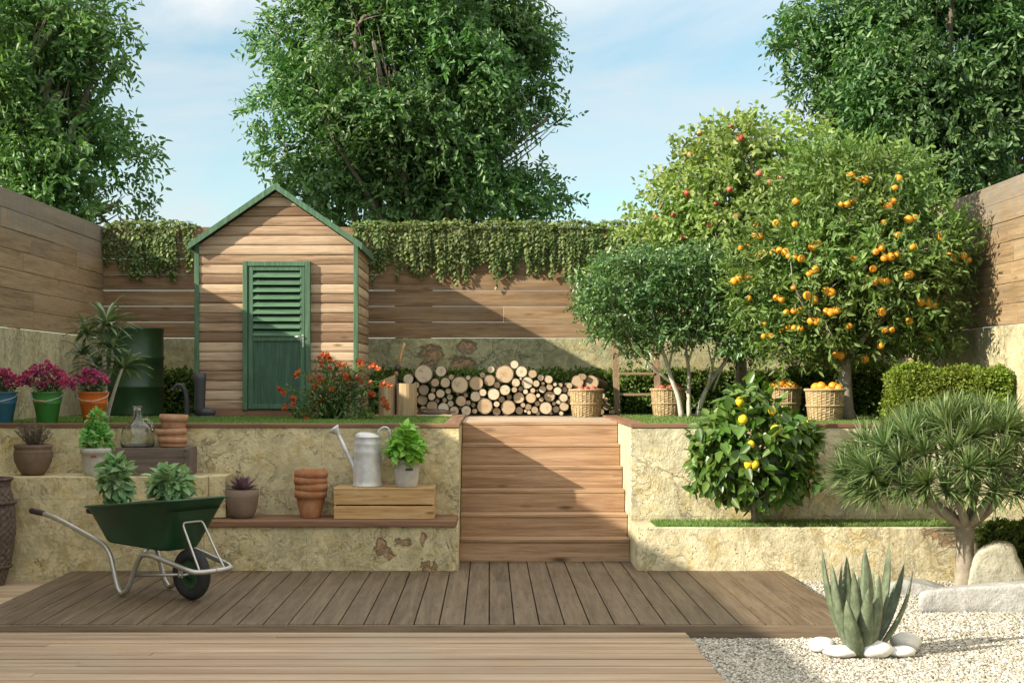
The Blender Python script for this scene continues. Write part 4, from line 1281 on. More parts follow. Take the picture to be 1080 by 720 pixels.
# ------------------------------------------------------------------ grass
def grass(name, x0, x1, y0, y1, z, n, h, seed, label=None, w=.006):
    rg = np.random.default_rng(seed)
    p = np.stack([rg.uniform(x0, x1, n), y0 + (y1 - y0) * rg.random(n) ** 1.3, np.full(n, z)], 1)
    d = np.stack([rg.normal(0, .35, n), rg.normal(0, .35, n), np.ones(n)], 1)
    N = rg.normal(size=(n, 3)) * np.array([1, 1, .1])
    V, Fq = ribbons(p, d, N, h * rg.uniform(.5, 1.25, n), w, 2, .25, .08)
    tag(np_mesh(name, V, Fq, m_grass), kind='stuff')
grass('lawn_grass', -4.6, SX0 - .16, DU + .16, 15.2, ZT, 26000, .02, 61)
grass('lawn_grass', SX1 + .18, 4.72, DU + .16, 15.6, ZT, 30000, .022, 62)
b = MB(); b.box(X(690, 12.1), 4.7, DA + .1, DU - .008, .3, .364, .004); tag(b.build('planter_soil', m_lawn), kind='structure')
grass('planter_grass', X(690, 12.1), X(1010, 11.95), DA + .07, DU - .02, .362, 8000, .036, 63, w=.005)
# ------------------------------------------------------------------ firewood
def end_mat():
    k = Mat('end_grain'); o = k.obj()
    x, y, z = k.sep(o)
    r = k.orand()
    p = k.comb(x, k.math('MULTIPLY', r, 30.), z)
    dn = k.noise(p, 2.2, 4, .6)
    rad = k.math('SQRT', k.math('ADD', k.math('MULTIPLY', x, x), k.math('MULTIPLY', z, z)))
    rr = k.math('ADD', rad, k.math('MULTIPLY', k.math('SUBTRACT', dn, .5), .25))
    ring = k.math('SINE', k.math('MULTIPLY', rr, 44.))
    base = k.ramp(r, [(0., (.33, .25, .165)), (.3, (.5, .38, .25)), (.55, (.56, .45, .31)), (.8, (.62, .53, .4)), (1., (.66, .58, .45))])
    c = k.mix(k.maprange(ring, -.2, 1., 0., .28), base, (.3, .19, .1))
    heart = k.math('MULTIPLY', k.maprange(rr, .45, .15), k.maprange(k.math('FRACT', k.math('MULTIPLY', r, 7.3)), .5, .9))
    c = k.mix(k.math('MULTIPLY', heart, .5), c, (.38, .2, .1))
    st = k.noise(k.vmath('ADD', p, (4, 1, 7)), 1.6, 4, .6)
    c = k.mix(k.math('MULTIPLY', k.maprange(st, .56, .66), .45), c, (.22, .17, .12))
    c = k.mix(k.maprange(rad, .86, .93), c, (.1, .07, .045))
    ck = k.noise(k.scale(p, (1, 1, 1)), 9, 4, .7)
    c = k.mix(k.math('MULTIPLY', k.maprange(ck, .6, .75), .3), c, (.15, .1, .06))
    return k.done(k.pbr(c, .85, .2, normal=k.bump(k.math('ADD', ring, ck), .25, .02)))
m_end = end_mat()
m_bark2 = simple_mat('log_bark', (.15, .11, .075), .95, .1, var=.5, scale=6, bump=1.0, bscale=14, dirt=(.3, .26, .2), dirtamt=.5)

def log_mesh(i):
    rg = np.random.default_rng(100 + i); seg = 28
    ph = rg.uniform(0, 6.28, 4); am = rg.uniform(.01, .035, 4)
    def rad(a): return 1 + sum(am[q] * math.sin((q + 2) * a + ph[q]) for q in range(4))
    b = MB()
    rings = [(0.0, .93, 0), (.0, .995, 1), (.012, 1.0, 1), (.5, 1 + rg.uniform(-.03, .03), 1), (1.0, 1.0, 1)]
    vs = []
    for (y, k, m) in rings:
        for s in range(seg):
            a = 2 * math.pi * s / seg
            vs.append((k * rad(a) * math.cos(a), y, k * rad(a) * math.sin(a)))
    cur = len(b.v)
    b.cur = 1
    fs = []
    for q in range(len(rings) - 1):
        for s in range(seg):
            s2 = (s + 1) % seg
            fs.append((q * seg + s, q * seg + s2, (q + 1) * seg + s2, (q + 1) * seg + s))
    b.add(vs, fs, True)
    for e in range(seg): b.sm[e] = False
    b.cur = 0
    b.f.append(tuple(range(seg))); b.mi.append(0); b.sm.append(False)
    b.f.append(tuple(len(vs) - seg + s for s in range(seg))); b.mi.append(0); b.sm.append(False)
    o = b.build('log', [m_end, m_bark2])
    me = o.data; bpy.data.objects.remove(o)
    return me

def firewood():
    rg = np.random.default_rng(71)
    meshes = [log_mesh(i) for i in range(9)]
    L = []
    for (x, y, r) in [(480, 245, 70), (612, 225, 42), (690, 270, 20), (568, 312, 32), (645, 312, 38), (755, 330, 65), (820, 275, 18), (880, 317, 53), (928, 255, 22), (992, 212, 28), (981, 295, 42), (482, 367, 40), (556, 367, 18), (608, 395, 33), (668, 377, 22), (472, 445, 40), (542, 418, 28), (584, 450, 18), (640, 445, 18), (680, 422, 23), (800, 408, 18), (765, 452, 40), (686, 472, 24), (875, 417, 40), (930, 387, 28), (820, 465, 18), (858, 483, 18), (945, 490, 60), (1012, 400, 45), (1037, 330, 25), (1035, 475, 22), (1035, 532, 31), (868, 528, 19), (804, 525, 38), (714, 527, 35), (546, 492, 42), (632, 505, 42), (365, 285, 40), (425, 330, 25), (425, 400, 18), (425, 520, 20), (480, 520, 30), (590, 535, 22), (660, 538, 20), (760, 505, 12), (740, 395, 14)]:
        L.append((380 + x / 7.2, 360 + y / 7.2, r / 7.2))
    for (x, y, r) in [(500, 235, 93), (600, 137, 42), (672, 210, 58), (785, 232, 42), (615, 320, 42), (730, 322, 60), (822, 330, 33), (865, 270, 32), (505, 395, 53), (600, 392, 28), (663, 383, 24), (713, 412, 25), (787, 400, 25), (830, 403, 12), (645, 473, 57), (768, 475, 52), (548, 465, 26), (470, 490, 33), (538, 572, 73), (650, 603, 40), (687, 547, 24), (740, 567, 32), (806, 597, 35), (712, 608, 14), (748, 622, 20), (832, 532, 26), (840, 450, 20), (664, 280, 12)]:
        L.append((480 + x / 9.6, 370 + y / 9.6, r / 9.6))
    for (x, y, r) in [(423, 288, 30), (378, 320, 14), (430, 345, 25), (376, 363, 28), (490, 375, 30), (428, 417, 42), (400, 505, 47), (470, 325, 14), (512, 330, 16), (580, 335, 22), (545, 367, 21), (536, 427, 32), (540, 492, 35), (478, 515, 26), (495, 462, 17), (462, 472, 15), (518, 545, 16), (590, 395, 26), (640, 305, 48), (685, 268, 24), (745, 312, 56), (828, 412, 22), (858, 440, 16), (822, 465, 18), (862, 490, 30), (910, 533, 20), (822, 533, 22), (345, 410, 14), (367, 440, 18), (585, 455, 22), (580, 510, 30), (440, 545, 12), (340, 545, 16), (620, 420, 40), (690, 400, 40), (760, 430, 42), (640, 500, 42), (720, 500, 45), (790, 390, 24)]:
        L.append((520 + x / 7.2, 360 + y / 7.2, r / 7.2))
    # drop duplicates
    keep = []
    for q in L:
        if all(math.hypot(q[0] - k[0], q[1] - k[1]) > .72 * (q[2] + k[2]) for k in keep): keep.append(q)
    L = keep
    big = sorted(range(len(L)), key=lambda i: -L[i][2])
    lm = {}
    names = {}
    # landmarks: the thickest logs, described by look and place
    desc = ['thickest log in the firewood pile, with a dark stain on its end, at the top of the heap']
    for i, (px, py, r) in enumerate(L):
        pass
    marks = [((449.4, 384.5), 'the big left log', 'thickest end grain log at the upper left of the firewood pile'),
             ((532, 394.5), 'the stained log', 'thick log with a dark stained end at the top middle of the firewood pile'),
             ((485, 406), 'the wide tan log', 'wide tan log in the middle of the left half of the firewood pile'),
             ((511, 428), 'the brown hearted log', 'wide log with a brown heart resting low in the firewood pile'),
             ((536, 429.6), 'the pale bottom log', 'wide pale log on the bottom row under the stained log'),
             ((502, 404), 'the pinkish log', 'medium thick pinkish log right of the wide tan log in the firewood'),
             ((547, 419), 'the cream log', 'round cream log end right of centre in the firewood pile'),
             ((556, 403.5), 'the white log', 'round whitish log under the topmost small log of the firewood'),
             ((575.5, 430), 'the round right log', 'thick round log on the bottom row near the right end of the firewood'),
             ((579.5, 418), 'the split right log', 'thick log with a two toned end above the round right log'),
             ((623.5, 403.3), 'the log behind the apple basket', 'thick log sticking out behind the rim of the apple basket by the firewood'),
             ((464, 391), 'the grey top log', 'medium grey log lying on top beside the thickest upper left log'),
             ((447, 411), 'the left stack log', 'medium log under the thickest upper left log of the firewood'),
             ((486, 423), 'the low tan log', 'medium tan log under the wide tan log of the firewood')]
    lmi = {}
    for (q, nm, lab) in marks:
        i = min(range(len(L)), key=lambda j: math.hypot(L[j][0] - q[0], L[j][1] - q[1]))
        if i not in lmi: lmi[i] = (nm, lab)
    used = {}
    dirs = ['right of', 'upper right of', 'directly above', 'upper left of', 'left of', 'lower left of', 'directly below', 'lower right of']
    cand = []
    for i, (px, py, r) in enumerate(L):
        if i in lmi: continue
        j = min(lmi, key=lambda m: math.hypot(L[m][0] - px, L[m][1] - py) - L[m][2])
        a = math.degrees(math.atan2(-(py - L[j][1]), px - L[j][0])) % 360
        dname = dirs[int(((a + 22.5) % 360) // 45)]
        dist = math.hypot(L[j][0] - px, L[j][1] - py)
        cand.append((dist, i, j, dname))
    cand.sort()
    ordn = ['nearest', 'second nearest', 'third nearest', 'fourth nearest', 'fifth nearest', 'sixth nearest', 'seventh nearest', 'eighth nearest']
    cnt = {}
    labels = {i: v[1] for i, v in lmi.items()}
    for dist, i, j, dn in cand:
        r = L[i][2]
        sz = 'thin' if r < 3.4 else ('medium' if r < 5.2 else 'thick')
        kk = (sz, j, dn); cnt.setdefault(kk, 0)
        labels[i] = '%s log, %s one %s %s' % (sz, ordn[min(7, cnt[kk])], dn, lmi[j][0]); cnt[kk] += 1
    D0 = 15.95
    for i, (px, py, r) in enumerate(L):
        d = D0 + rg.uniform(-.05, .07)
        rr = r * d / F * 1.02
        p = P(px, py, d)
        p[2] = max(p[2], ZL + rr * .97)
        o = bpy.data.objects.new('log', meshes[i % 9]); link(o)
        o.location = p; o.scale = (rr, rg.uniform(.42, .56), rr)
        o.rotation_euler = (0, rg.uniform(0, 6.28), 0)
        if abs(px - 623.5) < 3 or abs(px - 609) < 2.2 and py < 404: o.rotation_euler = (R(-5), 0, R(-16))
        tag(o, labels[i], 'log', 'sawn logs of the firewood pile')
    # kindling
    b = MB()
    for q in range(22):
        y = rg.uniform(15.62, 15.85); a = rg.uniform(-.35, .35); ln = rg.uniform(.08, .17)
        c = np.array([X(rg.uniform(443, 470), 15.8), y, ZL + .012 + rg.random() * .09 * (1 - q / 30)])
        d = np.array([math.cos(a) * ln, rg.uniform(-.05, .05), -abs(a) * ln * .4])
        pts = bez(c - d, c + d, rg.normal(size=3) * .004, 6); pts[:, 2] = np.maximum(pts[:, 2], ZL + .006)
        b.tube(pts, rg.uniform(.004, .009), 5)
    o = b.build('kindling_sticks', m_bark2, origin=(X(457, 15.75), 15.75, ZL)); tag(o, 'loose heap of thin kindling sticks at the left foot of the firewood', 'kindling')
    # chopping blocks
    m_block = wood_mat('block_wood', ((.22, .14, .075), (.36, .25, .14), (.48, .36, .22)), 'z', 1.0, wear=.3, weather=(.3, .26, .17), knots=.1)
    b = MB()
    D = 15.62
    def half(c0, c1, zt0, zt1, dd):
        n = 12; xm = (c0 + c1) / 2; hw = (c1 - c0) / 2
        vs = []
        for zz in (0, 1):
            for s in range(n * 2):
                a = math.pi * s / n
                x = xm + hw * max(-1, min(1, 1.06 * math.cos(a))); y = dd + .1 * math.sin(a) * 1.3
                z = ZL + .012 if zz == 0 else zt0 + (zt1 - zt0) * (x - c0) / (c1 - c0)
                vs.append((x, y, z))
        m = n * 2
        fs = [(s, (s + 1) % m, (s + 1) % m + m, s + m) for s in range(m)] + [tuple(range(m)), tuple(range(m, 2 * m))]
        return MB().add(vs, fs)
    o = half(X(399.5, D), X(417, D), Z(402, D), Z(395, D), D).build('split_log', m_block, origin=(X(408, D), D, ZL)); tag(o, 'split stump standing upright with a slanting top, left of the squat block', 'split log')
    D = 15.58
    o = half(X(418.5, D), X(439.5, D), Z(404, D), Z(404.5, D), D).build('chopping_block', m_block, origin=(X(428, D), D, ZL)); tag(o, 'squat flat topped chopping block left of the firewood', 'chopping block')
    # tool wedged between the blocks
    t = thing('garden_tool', 'wooden handled garden tool with a dark collar stuck between the chopping blocks', 'tool', (X(418, 15.75), 15.75, ZL))
    m_hdl = wood_mat('tool_handle_wood', ((.3, .16, .06), (.46, .27, .11), (.55, .36, .17)), 'z', 2, knots=.05, wear=.1)
    m_dk = simple_mat('dark_steel', (.06, .065, .075), .5, .5, .6)
    D = 15.75
    b = MB(); b.tube([P(417.6, 437, D), P(418, 396, D)], .012, 8); b.build('shaft', m_dk, t)
    b = MB(); b.blob(P(418, 393.5, D), (.021, .021, .026), 12, 8); b.build('knob', m_hdl, t)
    b = MB(); b.tube([P(418.6, 391, D), P(419.6, 388, D), P(420.8, 384.5, D)], [.024, .03, .02], 10); b.build('collar', m_dk, t)
    b = MB(); b.tube([P(420.5, 386, D), P(422.5, 376, D), P(424.6, 368, D), P(426.6, 361.5, D)], [.017, .016, .015, .017], 9); b.build('handle', m_hdl, t)
firewood()

# ------------------------------------------------------------------ baskets and fruit
def wicker_mat():
    k = Mat('wicker'); o = k.obj()
    n = k.noise(o, 25, 5, .65); n2 = k.noise(o, 120, 3, .6)
    c = k.ramp(n, [(.3, (.24, .17, .085)), (.5, (.38, .28, .15)), (.72, (.5, .4, .24))])
    c = k.mix(k.math('MULTIPLY', k.maprange(n2, .5, .75), .4), c, (.12, .08, .04))
    return k.done(k.pbr(c, .75, .3, normal=k.bump(n2, .5, .004)))
m_wicker = wicker_mat()
def make_basket(label):
    t = thing('wicker_basket', label, 'basket', (0, 0, 0), 'wicker fruit baskets')
    H, rb, rt = .29, .147, .176
    nst = 26; rows = 22; seg = nst * 4
    vs = []; 
    for i in range(rows * 3 + 1):
        f = i / (rows * 3)
        r0 = rb + (rt - rb) * f ** .8
        row = int(i // 3); prof = math.sin(math.pi * ((i % 3) + .5) / 3)
        for s in range(seg):
            a = 2 * math.pi * s / seg
            w = math.sin(nst / 2 * a + math.pi * row)
            r = r0 + .0062 * w * (.4 + .6 * prof) + .002 * prof
            vs.append((r * math.cos(a), r * math.sin(a), H * f + .004 * math.sin(7 * a + row)))
    fs = [(i * seg + s, i * seg + (s + 1) % seg, (i + 1) * seg + (s + 1) % seg, (i + 1) * seg + s) for i in range(rows * 3) for s in range(seg)]
    b = MB(); b.add(vs, fs, True)
    b.lathe([(.01, .012), (rb - .014, .012), (rt - .016, H - .004)], (0, 0, 0), 32)
    b.build('body', m_wicker, t)
    b = MB()
    th = np.linspace(0, 2 * math.pi, 97)[:-1]
    for ph in (0, math.pi):
        b.tube([((rt + .008 + .006 * math.sin(22 * a + ph)) * math.cos(a), (rt + .008 + .006 * math.sin(22 * a + ph)) * math.sin(a), H + .004 + .006 * math.cos(22 * a + ph)) for a in th], .009, 6, close=True)
    b.build('rim', m_wicker, t)
    b = MB(); rm = rb + (rt - rb) * .56
    for ph in (0, math.pi):
        b.tube([((rm + .008 + .004 * math.sin(26 * a + ph)) * math.cos(a), (rm + .008 + .004 * math.sin(26 * a + ph)) * math.sin(a), H * .5 + .006 * math.cos(26 * a + ph)) for a in th], .006, 6, close=True)
    b.build('woven_band', m_wicker, t)
    b = MB()
    for s in range(nst):
        a = 2 * math.pi * s / nst
        b.tube([((rb + (rt - rb) * f ** .8 + .004) * math.cos(a), (rb + (rt - rb) * f ** .8 + .004) * math.sin(a), H * f) for f in (0, .33, .66, 1)], .0045, 5)
    b.build('stakes', m_wicker, t)
    return t
bk0 = make_basket('wicker basket of red apples standing on the landing in front of the firewood')
spots = [((618.5, 15.62, ZL, 1.0), None, 'apple'), ((704.5, 15.25, ZT, 1.0), 'wicker basket of red apples on the grass under the multi stemmed shrub', 'apple'),
         ((825.5, 14.75, ZT, 1.05), 'wicker basket of oranges half hidden behind the lemon tree', 'orange'), ((870, 13.72, ZT, 1.02), 'wicker basket of oranges beside the orange tree trunk', 'orange')]
ap_me = None
def fruit_proto(kind):
    b = MB()
    if kind == 'apple':
        prof = [(0, -.8), (.3, -.92), (.62, -.82), (.9, -.4), (1., .05), (.95, .42), (.72, .78), (.4, .9), (.16, .8), (0, .66)]
        b.lathe(prof, (0, 0, 0), 14); o = b.build('apple', m_apple)
    else:
        b.blob((0, 0, 0), (1, 1, .95), 14, 9, .015, 3); o = b.build('orange', m_orange)
    me = o.data; bpy.data.objects.remove(o); return me
pro = {'apple': fruit_proto('apple'), 'orange': fruit_proto('orange')}
rgf = np.random.default_rng(81)
lay = {0: [(-.10, -.09, .27), (-.03, -.12, .275), (.05, -.12, .27), (.115, -.06, .27), (-.12, 0, .275), (.0, -.02, .30), (.07, .0, .298), (-.06, -.03, .295), (.11, .05, .28), (-.07, .08, .285), (.02, .09, .285)],
       1: [(-.09, -.08, .28), (-.02, -.11, .275), (-.06, -.01, .31), (.02, -.02, .30), (.09, -.06, .31), (.07, .04, .325), (.12, .01, .285), (-.1, .05, .28), (0, .08, .29)],
       2: [(-.09, -.06, .31), (-.03, -.04, .345), (-.11, .0, .315), (.035, -.02, .345), (.08, -.07, .325), (.12, -.02, .30), (.02, -.1, .30), (.0, .07, .31), (-.06, -.12, .29)],
       3: [(-.05, -.07, .33), (-.08, .02, .32), (.06, -.06, .335), (.11, -.07, .31), (.1, .02, .33), (.0, .06, .31), (-.0, -.12, .295)]}
for i, ((px, d, z, s), lab, kind) in enumerate(spots):
    t = bk0 if i == 0 else copy_tree(bk0, label=lab)
    loc = np.array([X(px, d), d, z]); t.location = loc; t.rotation_euler[2] = i * .7; t.scale = (s, s, s)
    where = ['heaped in the basket in front of the firewood', 'in the basket under the multi stemmed shrub', 'in the basket behind the lemon tree', 'in the basket beside the orange tree trunk'][i]
    for j, (x, y, h) in enumerate(lay[i]):
        o = bpy.data.objects.new(kind, pro[kind]); link(o)
        r = (.041 if kind == 'apple' else .045) * rgf.uniform(.92, 1.1)
        if i >= 2 and j in (1, 0) : r *= 1.15
        o.location = loc + np.array([x, y, h - .005]) * s; o.scale = (r, r, r)
        o.rotation_euler = (rgf.uniform(-.6, .6), rgf.uniform(-.6, .6), rgf.uniform(0, 6))
        tag(o, ('red apple ' if kind == 'apple' else 'ripe orange ') + where, kind, kind + 's ' + where)

# ------------------------------------------------------------------ ladder
def ladder():
    D = 16.05
    t = thing('wooden_ladder', 'old brown wooden ladder standing behind the layered shrub', 'ladder', (X(672, D), D, ZT))
    xa, xb = X(651, D), X(694.5, D); zt = Z(345, D)
    lean = .32
    def yy(z): return D + lean * (z - ZT) / (zt - ZT)
    for x in (xa, xb):
        b = MB(); w = .034
        b.poly([(x - w, D - .02, ZT - .01), (x + w, D - .02, ZT - .01), (x + w, yy(zt) - .02, zt), (x - w, yy(zt) - .02, zt)], (0, .05, 0))
        b.build('rail', m_ladder, t)
    for py in (416, 394, 372.5, 352):
        z = Z(py, D); b = MB(); b.box(xa + .03, xb - .03, yy(z) - .035, yy(z) + .035, z - .014, z + .014, .004); b.build('rung', m_ladder_x, t)
ladder()

# ------------------------------------------------------------------ oil drum, boot, pipe
m_drum = simple_mat('drum_green', (.014, .048, .017), .38, .5, var=.3, scale=5, bump=.05, dirt=(.03, .045, .02), dirtamt=.5)
def drum():
    D = 15.72; x = X(143, D); r = .307; H = Z(346, D) - ZT
    t = thing('oil_drum', 'dark green ribbed steel oil drum beside the shed', 'drum', (x, D, ZT))
    prof = [(r * .97, 0), (r, .012), (r * .985, .03)]
    for zc in (H * .33, H * .66):
        prof += [(r * .985, zc - .025), (r * 1.02, zc - .008), (r * 1.02, zc + .008), (r * .985, zc + .025)]
    prof += [(r * .985, H - .03), (r * 1.01, H - .014), (r * 1.01, H), (r * .96, H), (r * .955, H - .02), (.0, H - .02)]
    b = MB(); b.lathe(prof, (x, D, ZT), 48); b.build('body', m_drum, t)
    b = MB(); b.lathe([(.03, H - .019), (.03, H + .0), (.022, H + .004), (0, H + .004)], (x + .16, D - .1, ZT), 16); b.build('bung', m_drum, t)
drum()
m_rub = simple_mat('dark_rubber', (.05, .047, .055), .5, .4, var=.2, bump=.1)
def boot():
    D = 14.95; x = X(211, D)
    t = thing('rubber_boot', 'tall dark rubber boot standing at the left corner of the shed', 'boot', (x, D, ZT))
    b = MB()
    H = .47
    pts = [(x, D, ZT + .03), (x, D, ZT + .12), (x, D, ZT + .25), (x - .002, D, ZT + .38), (x - .004, D, ZT + H)]
    b.lathe([(.056, .02), (.054, .1), (.052, .16), (.058, .27), (.064, .4), (.066, H), (.06, H), (.056, .4), (.03, .3)], (x, D, ZT), 20)
    b.blob((x + .07, D - .01, ZT + .055), (.1, .05, .052), 16, 8, 0, 1)
    b.build('upper', m_rub, t)
    b = MB(); b.box(x - .062, x + .165, D - .055, D + .05, ZT - .01, ZT + .024, .012); b.build('sole', m_rub, t)
    D = 15.0
    t = thing('bent_hose', 'dark hose standing up and drooping over between the drum and the boot', 'hose', (X(197, D), D, ZT))
    q = [(197.5, 440), (197.3, 428), (196.8, 418), (195, 410.5), (191.5, 406), (187.5, 405.5), (184, 408), (181.5, 411)]
    pts = np.array([P(a, c, D) for a, c in q]); tt = np.linspace(0, 7, 29)
    pts = np.stack([np.interp(tt, np.arange(8), pts[:, i]) for i in range(3)], 1)
    for _ in range(3): pts[1:-1] = (pts[:-2] + 2 * pts[1:-1] + pts[2:]) / 4
    b = MB(); b.tube(pts, np.linspace(.031, .015, 29), 12); b.build('hose', m_rub, t)
    b = MB(); b.tube([P(182.3, 410, D), P(181, 411.8, D)], .021, 12); b.build('nozzle', m_rub, t)
boot()

# ------------------------------------------------------------------ pots and plants
m_terra = simple_mat('terracotta', (.36, .15, .065), .85, .2, var=.2, scale=14, bump=.25, dirt=(.48, .36, .27), dirtamt=.35)
m_terra_p = simple_mat('pale_terracotta', (.38, .2, .115), .85, .2, var=.2, scale=14, bump=.25, dirt=(.45, .36, .28), dirtamt=.4)
m_clay = simple_mat('brown_clay', (.16, .105, .075), .7, .3, var=.25, scale=10, bump=.25, dirt=(.09, .065, .05), dirtamt=.4)
m_clay2 = simple_mat('taupe_clay', (.19, .135, .105), .65, .3, var=.15, scale=10, bump=.15)
m_wpot = simple_mat('whitewashed_pot', (.46, .44, .4), .8, .25, var=.15, scale=9, bump=.25, dirt=(.3, .27, .22), dirtamt=.5)
m_galv = None
def galv_mat():
    k = Mat('galvanised_steel'); o = k.obj()
    v = k.noise(o, 18, 5, .6); n = k.noise(o, 5, 5, .6)
    c = k.ramp(v, [(.3, (.5, .5, .51)), (.7, (.68, .68, .69))])
    c = k.mix(k.math('MULTIPLY', k.maprange(n, .5, .75), .4), c, (.4, .39, .38))
    return k.done(k.pbr(c, k.maprange(v, .3, .7, .38, .55), .5, .35, normal=k.bump(v, .08, .003)))
m_galv = galv_mat()
m_steel = simple_mat('tube_steel', (.47, .46, .44), .42, .5, .75, var=.12, bump=.05)
m_blk = simple_mat('plaque', (.03, .025, .02), .5, .4)
m_red = simple_mat('red_mark', (.3, .06, .04), .6, .3)

m_basil = leaf_mat('basil_leaf', ((.13, .3, .04), (.22, .44, .06), (.33, .55, .12)), .4, .45, .3, oscale=6)
m_mint = leaf_mat('mint_leaf', ((.09, .28, .06), (.16, .4, .09), (.27, .52, .16)), .4, .45, .3, oscale=6)
m_sage = leaf_mat('sage_leaf', ((.11, .22, .09), (.2, .34, .15), (.37, .48, .3)), .55, .35, .22, oscale=6)
m_heath = leaf_mat('heather_twig', ((.1, .075, .06), (.16, .12, .095), (.19, .17, .11)), .8, .2, .1, oscale=6)
m_pink = leaf_mat('pink_petal', ((.32, .03, .11), (.46, .05, .18), (.6, .14, .3)), .55, .3, .3, tint=(1.2, .9, 1.1), oscale=6)
m_pleaf = leaf_mat('bucket_leaf', ((.045, .075, .025), (.085, .12, .045), (.15, .17, .085)), .5, .35, .25, oscale=6)
m_orng = leaf_mat('orange_petal', ((.4, .06, .025), (.5, .1, .03), (.62, .2, .06)), .5, .35, .3, tint=(1.1, .9, .6), oscale=6)
m_oleaf = leaf_mat('flower_bush_leaf', ((.05, .1, .025), (.09, .15, .04), (.15, .21, .07)), .5, .35, .28, oscale=5)
m_drac = leaf_mat('dracaena_leaf', ((.07, .12, .06), (.12, .185, .09), (.23, .29, .17)), .42, .45, .2, oscale=3)
m_succ = leaf_mat('succulent_leaf', ((.14, .085, .1), (.2, .13, .145), (.27, .19, .2)), .5, .4, .1, tint=(1.1, .9, .95), oscale=6)

def pot_prof(rt, rb, H, rim=.0, rimt=.0, wall=.012, bulge=0.):
    pr = [(rb * .96, 0), (rb, .006)]
    hb = H - rim
    for f in (.25, .5, .75, 1.):
        pr.append((rb + (rt - rimt - rb) * f + bulge * math.sin(math.pi * f ** .8), hb * f))
    if rim: pr += [(rt, hb + .001), (rt, H)]
    else: pr += [(rt, H)]
    pr += [(rt - wall, H), (rt - wall * 1.1, H - .035), (0, H - .036)]
    return pr

def mound(t, name, c, r, n, L, W, mat, seed, up=.6, fold=.15, curl=.25, inner=.2, outw=.7, zcut=None):
    rg = np.random.default_rng(seed)
    d = nrm(rg.normal(size=(n, 3)) + np.array([0, 0, .25])); q = inner + (1 - inner) * rg.random((n, 1)) ** .45
    p = np.asarray(c) + d * np.asarray(r) * q
    if zcut is not None: p[:, 2] = np.maximum(p[:, 2], zcut + rg.random(n) * .02)
    D = d * outw + rg.normal(size=(n, 3)) * .45 + np.array([0, 0, .1]); N = d * .5 + np.array([0, -.2, up]) + rg.normal(size=(n, 3)) * .3
    Lr = L * rg.uniform(.7, 1.25, n)
    V, Fq = leaf_quads(p, D, N, Lr, Lr * W / L, fold, curl)
    return np_mesh(name, V, Fq, mat, t)

def stems(t, base, tops, r, mat, name='stem', seed=0, sway=.02):
    rg = np.random.default_rng(seed); b = MB()
    for e in tops:
        s = np.asarray(base) + rg.normal(size=3) * np.array([.015, .015, 0])
        b.tube(bez(s, e, rg.normal(size=3) * sway, 5), np.linspace(r, r * .5, 5), 5)
    return b.build(name, mat, t)

# flower buckets
def bucket(label, px, col, fl, seed, top=414):
    D = 12.83; x = X(px, D); H = .285; rt, rb = .138, .086
    z = ZT + .002
    t = thing('flower_bucket', label, 'flower bucket', (x, D, z), 'buckets of pink flowers')
    m = simple_mat('bucket_enamel', col, .4, .5, var=.12, scale=5, bump=.05)
    pr = [(rb * .95, 0), (rb, .005), (rb + (rt - rb) * .62, H * .62), (rb + (rt - rb) * .66 + .004, H * .64), (rb + (rt - rb) * .7, H * .67), (rt - .004, H - .012), (rt + .004, H - .006), (rt + .004, H), (rt - .006, H), (rt - .01, H - .04), (0, H - .04)]
    b = MB(); b.lathe(pr, (x, D, z), 36); b.build('bucket', m, t)
    # bail hangs down over the front
    b = MB(); a = np.linspace(-1, 1, 25)
    b.tube([(x + (rt + .006) * math.sin(q * 1.45), D - (rt + .006) * math.cos(q * 1.45) * (.98), z + H - .012 - .075 * (1 - abs(q)) ** .55 * 1.0) for q in a], .0028, 6)
    hd = b.build('handle', m_galv, t)
    b = MB(); b.tube([(x - .07, D - rt - .004, z + H - .078), (x + .03, D - rt - .012, z + H - .084)], .0085, 8); b.build('grip', simple_mat('grip_wood', (.34, .2, .11), .7, .3), hd)
    rg = np.random.default_rng(seed)
    P_, N_, D_, heads = [], [], [], []
    for (hx, hy) in fl:
        c = P(hx, hy, D + rg.uniform(-.07, .07)); heads.append(c)
        m_ = 26
        d = nrm(rg.normal(size=(m_, 3)) + np.array([0, -.25, .5]))
        P_.append(c + d * .012); D_.append(d + rg.normal(size=(m_, 3)) * .3); N_.append(nrm(np.array([0, -.4, .8]) + rg.normal(size=(m_, 3)) * .5))
    Pp = np.concatenate(P_); L = rg.uniform(.018, .032, len(Pp))
    V, Fq = leaf_quads(Pp, np.concatenate(D_), np.concatenate(N_), L, L * .75, .2, .3)
    np_mesh('flowers', V, Fq, m_pink, t)
    stems(t, (x, D, z + H - .04), heads, .003, m_pleaf, 'stem', seed)
    mound(t, 'leaves', (x, D, z + H + .02), (.115, .11, .085), 240, .04, .017, m_pleaf, seed + 1, zcut=z + H - .03)
    return t
rgx = np.random.default_rng(91)
def dome(cx, y0, y1, x0, x1, n, seed):
    rg = np.random.default_rng(seed); o = []
    while len(o) < n:
        x = rg.uniform(x0, x1); y = rg.uniform(y0, y1)
        if ((x - (x0 + x1) / 2) / ((x1 - x0) / 2)) ** 2 + ((y - y1) / (y1 - y0)) ** 2 < 1 and all(math.hypot(x - a, y - c) > 3.3 for a, c in o): o.append((x, y))
    return o
bucket('blue bucket of pink flowers at the left edge, on the upper wall', 2.5, (.035, .13, .21), [(x, y) for x, y in dome(0, 391, 408, -18, 23, 30, 1)], 201)
bucket('green bucket of pink flowers on the upper wall between the blue and orange ones', 50, (.05, .22, .045), [(22, 399), (27, 395), (25, 404), (31, 401)] + dome(0, 383, 407, 24, 73, 42, 2), 202)
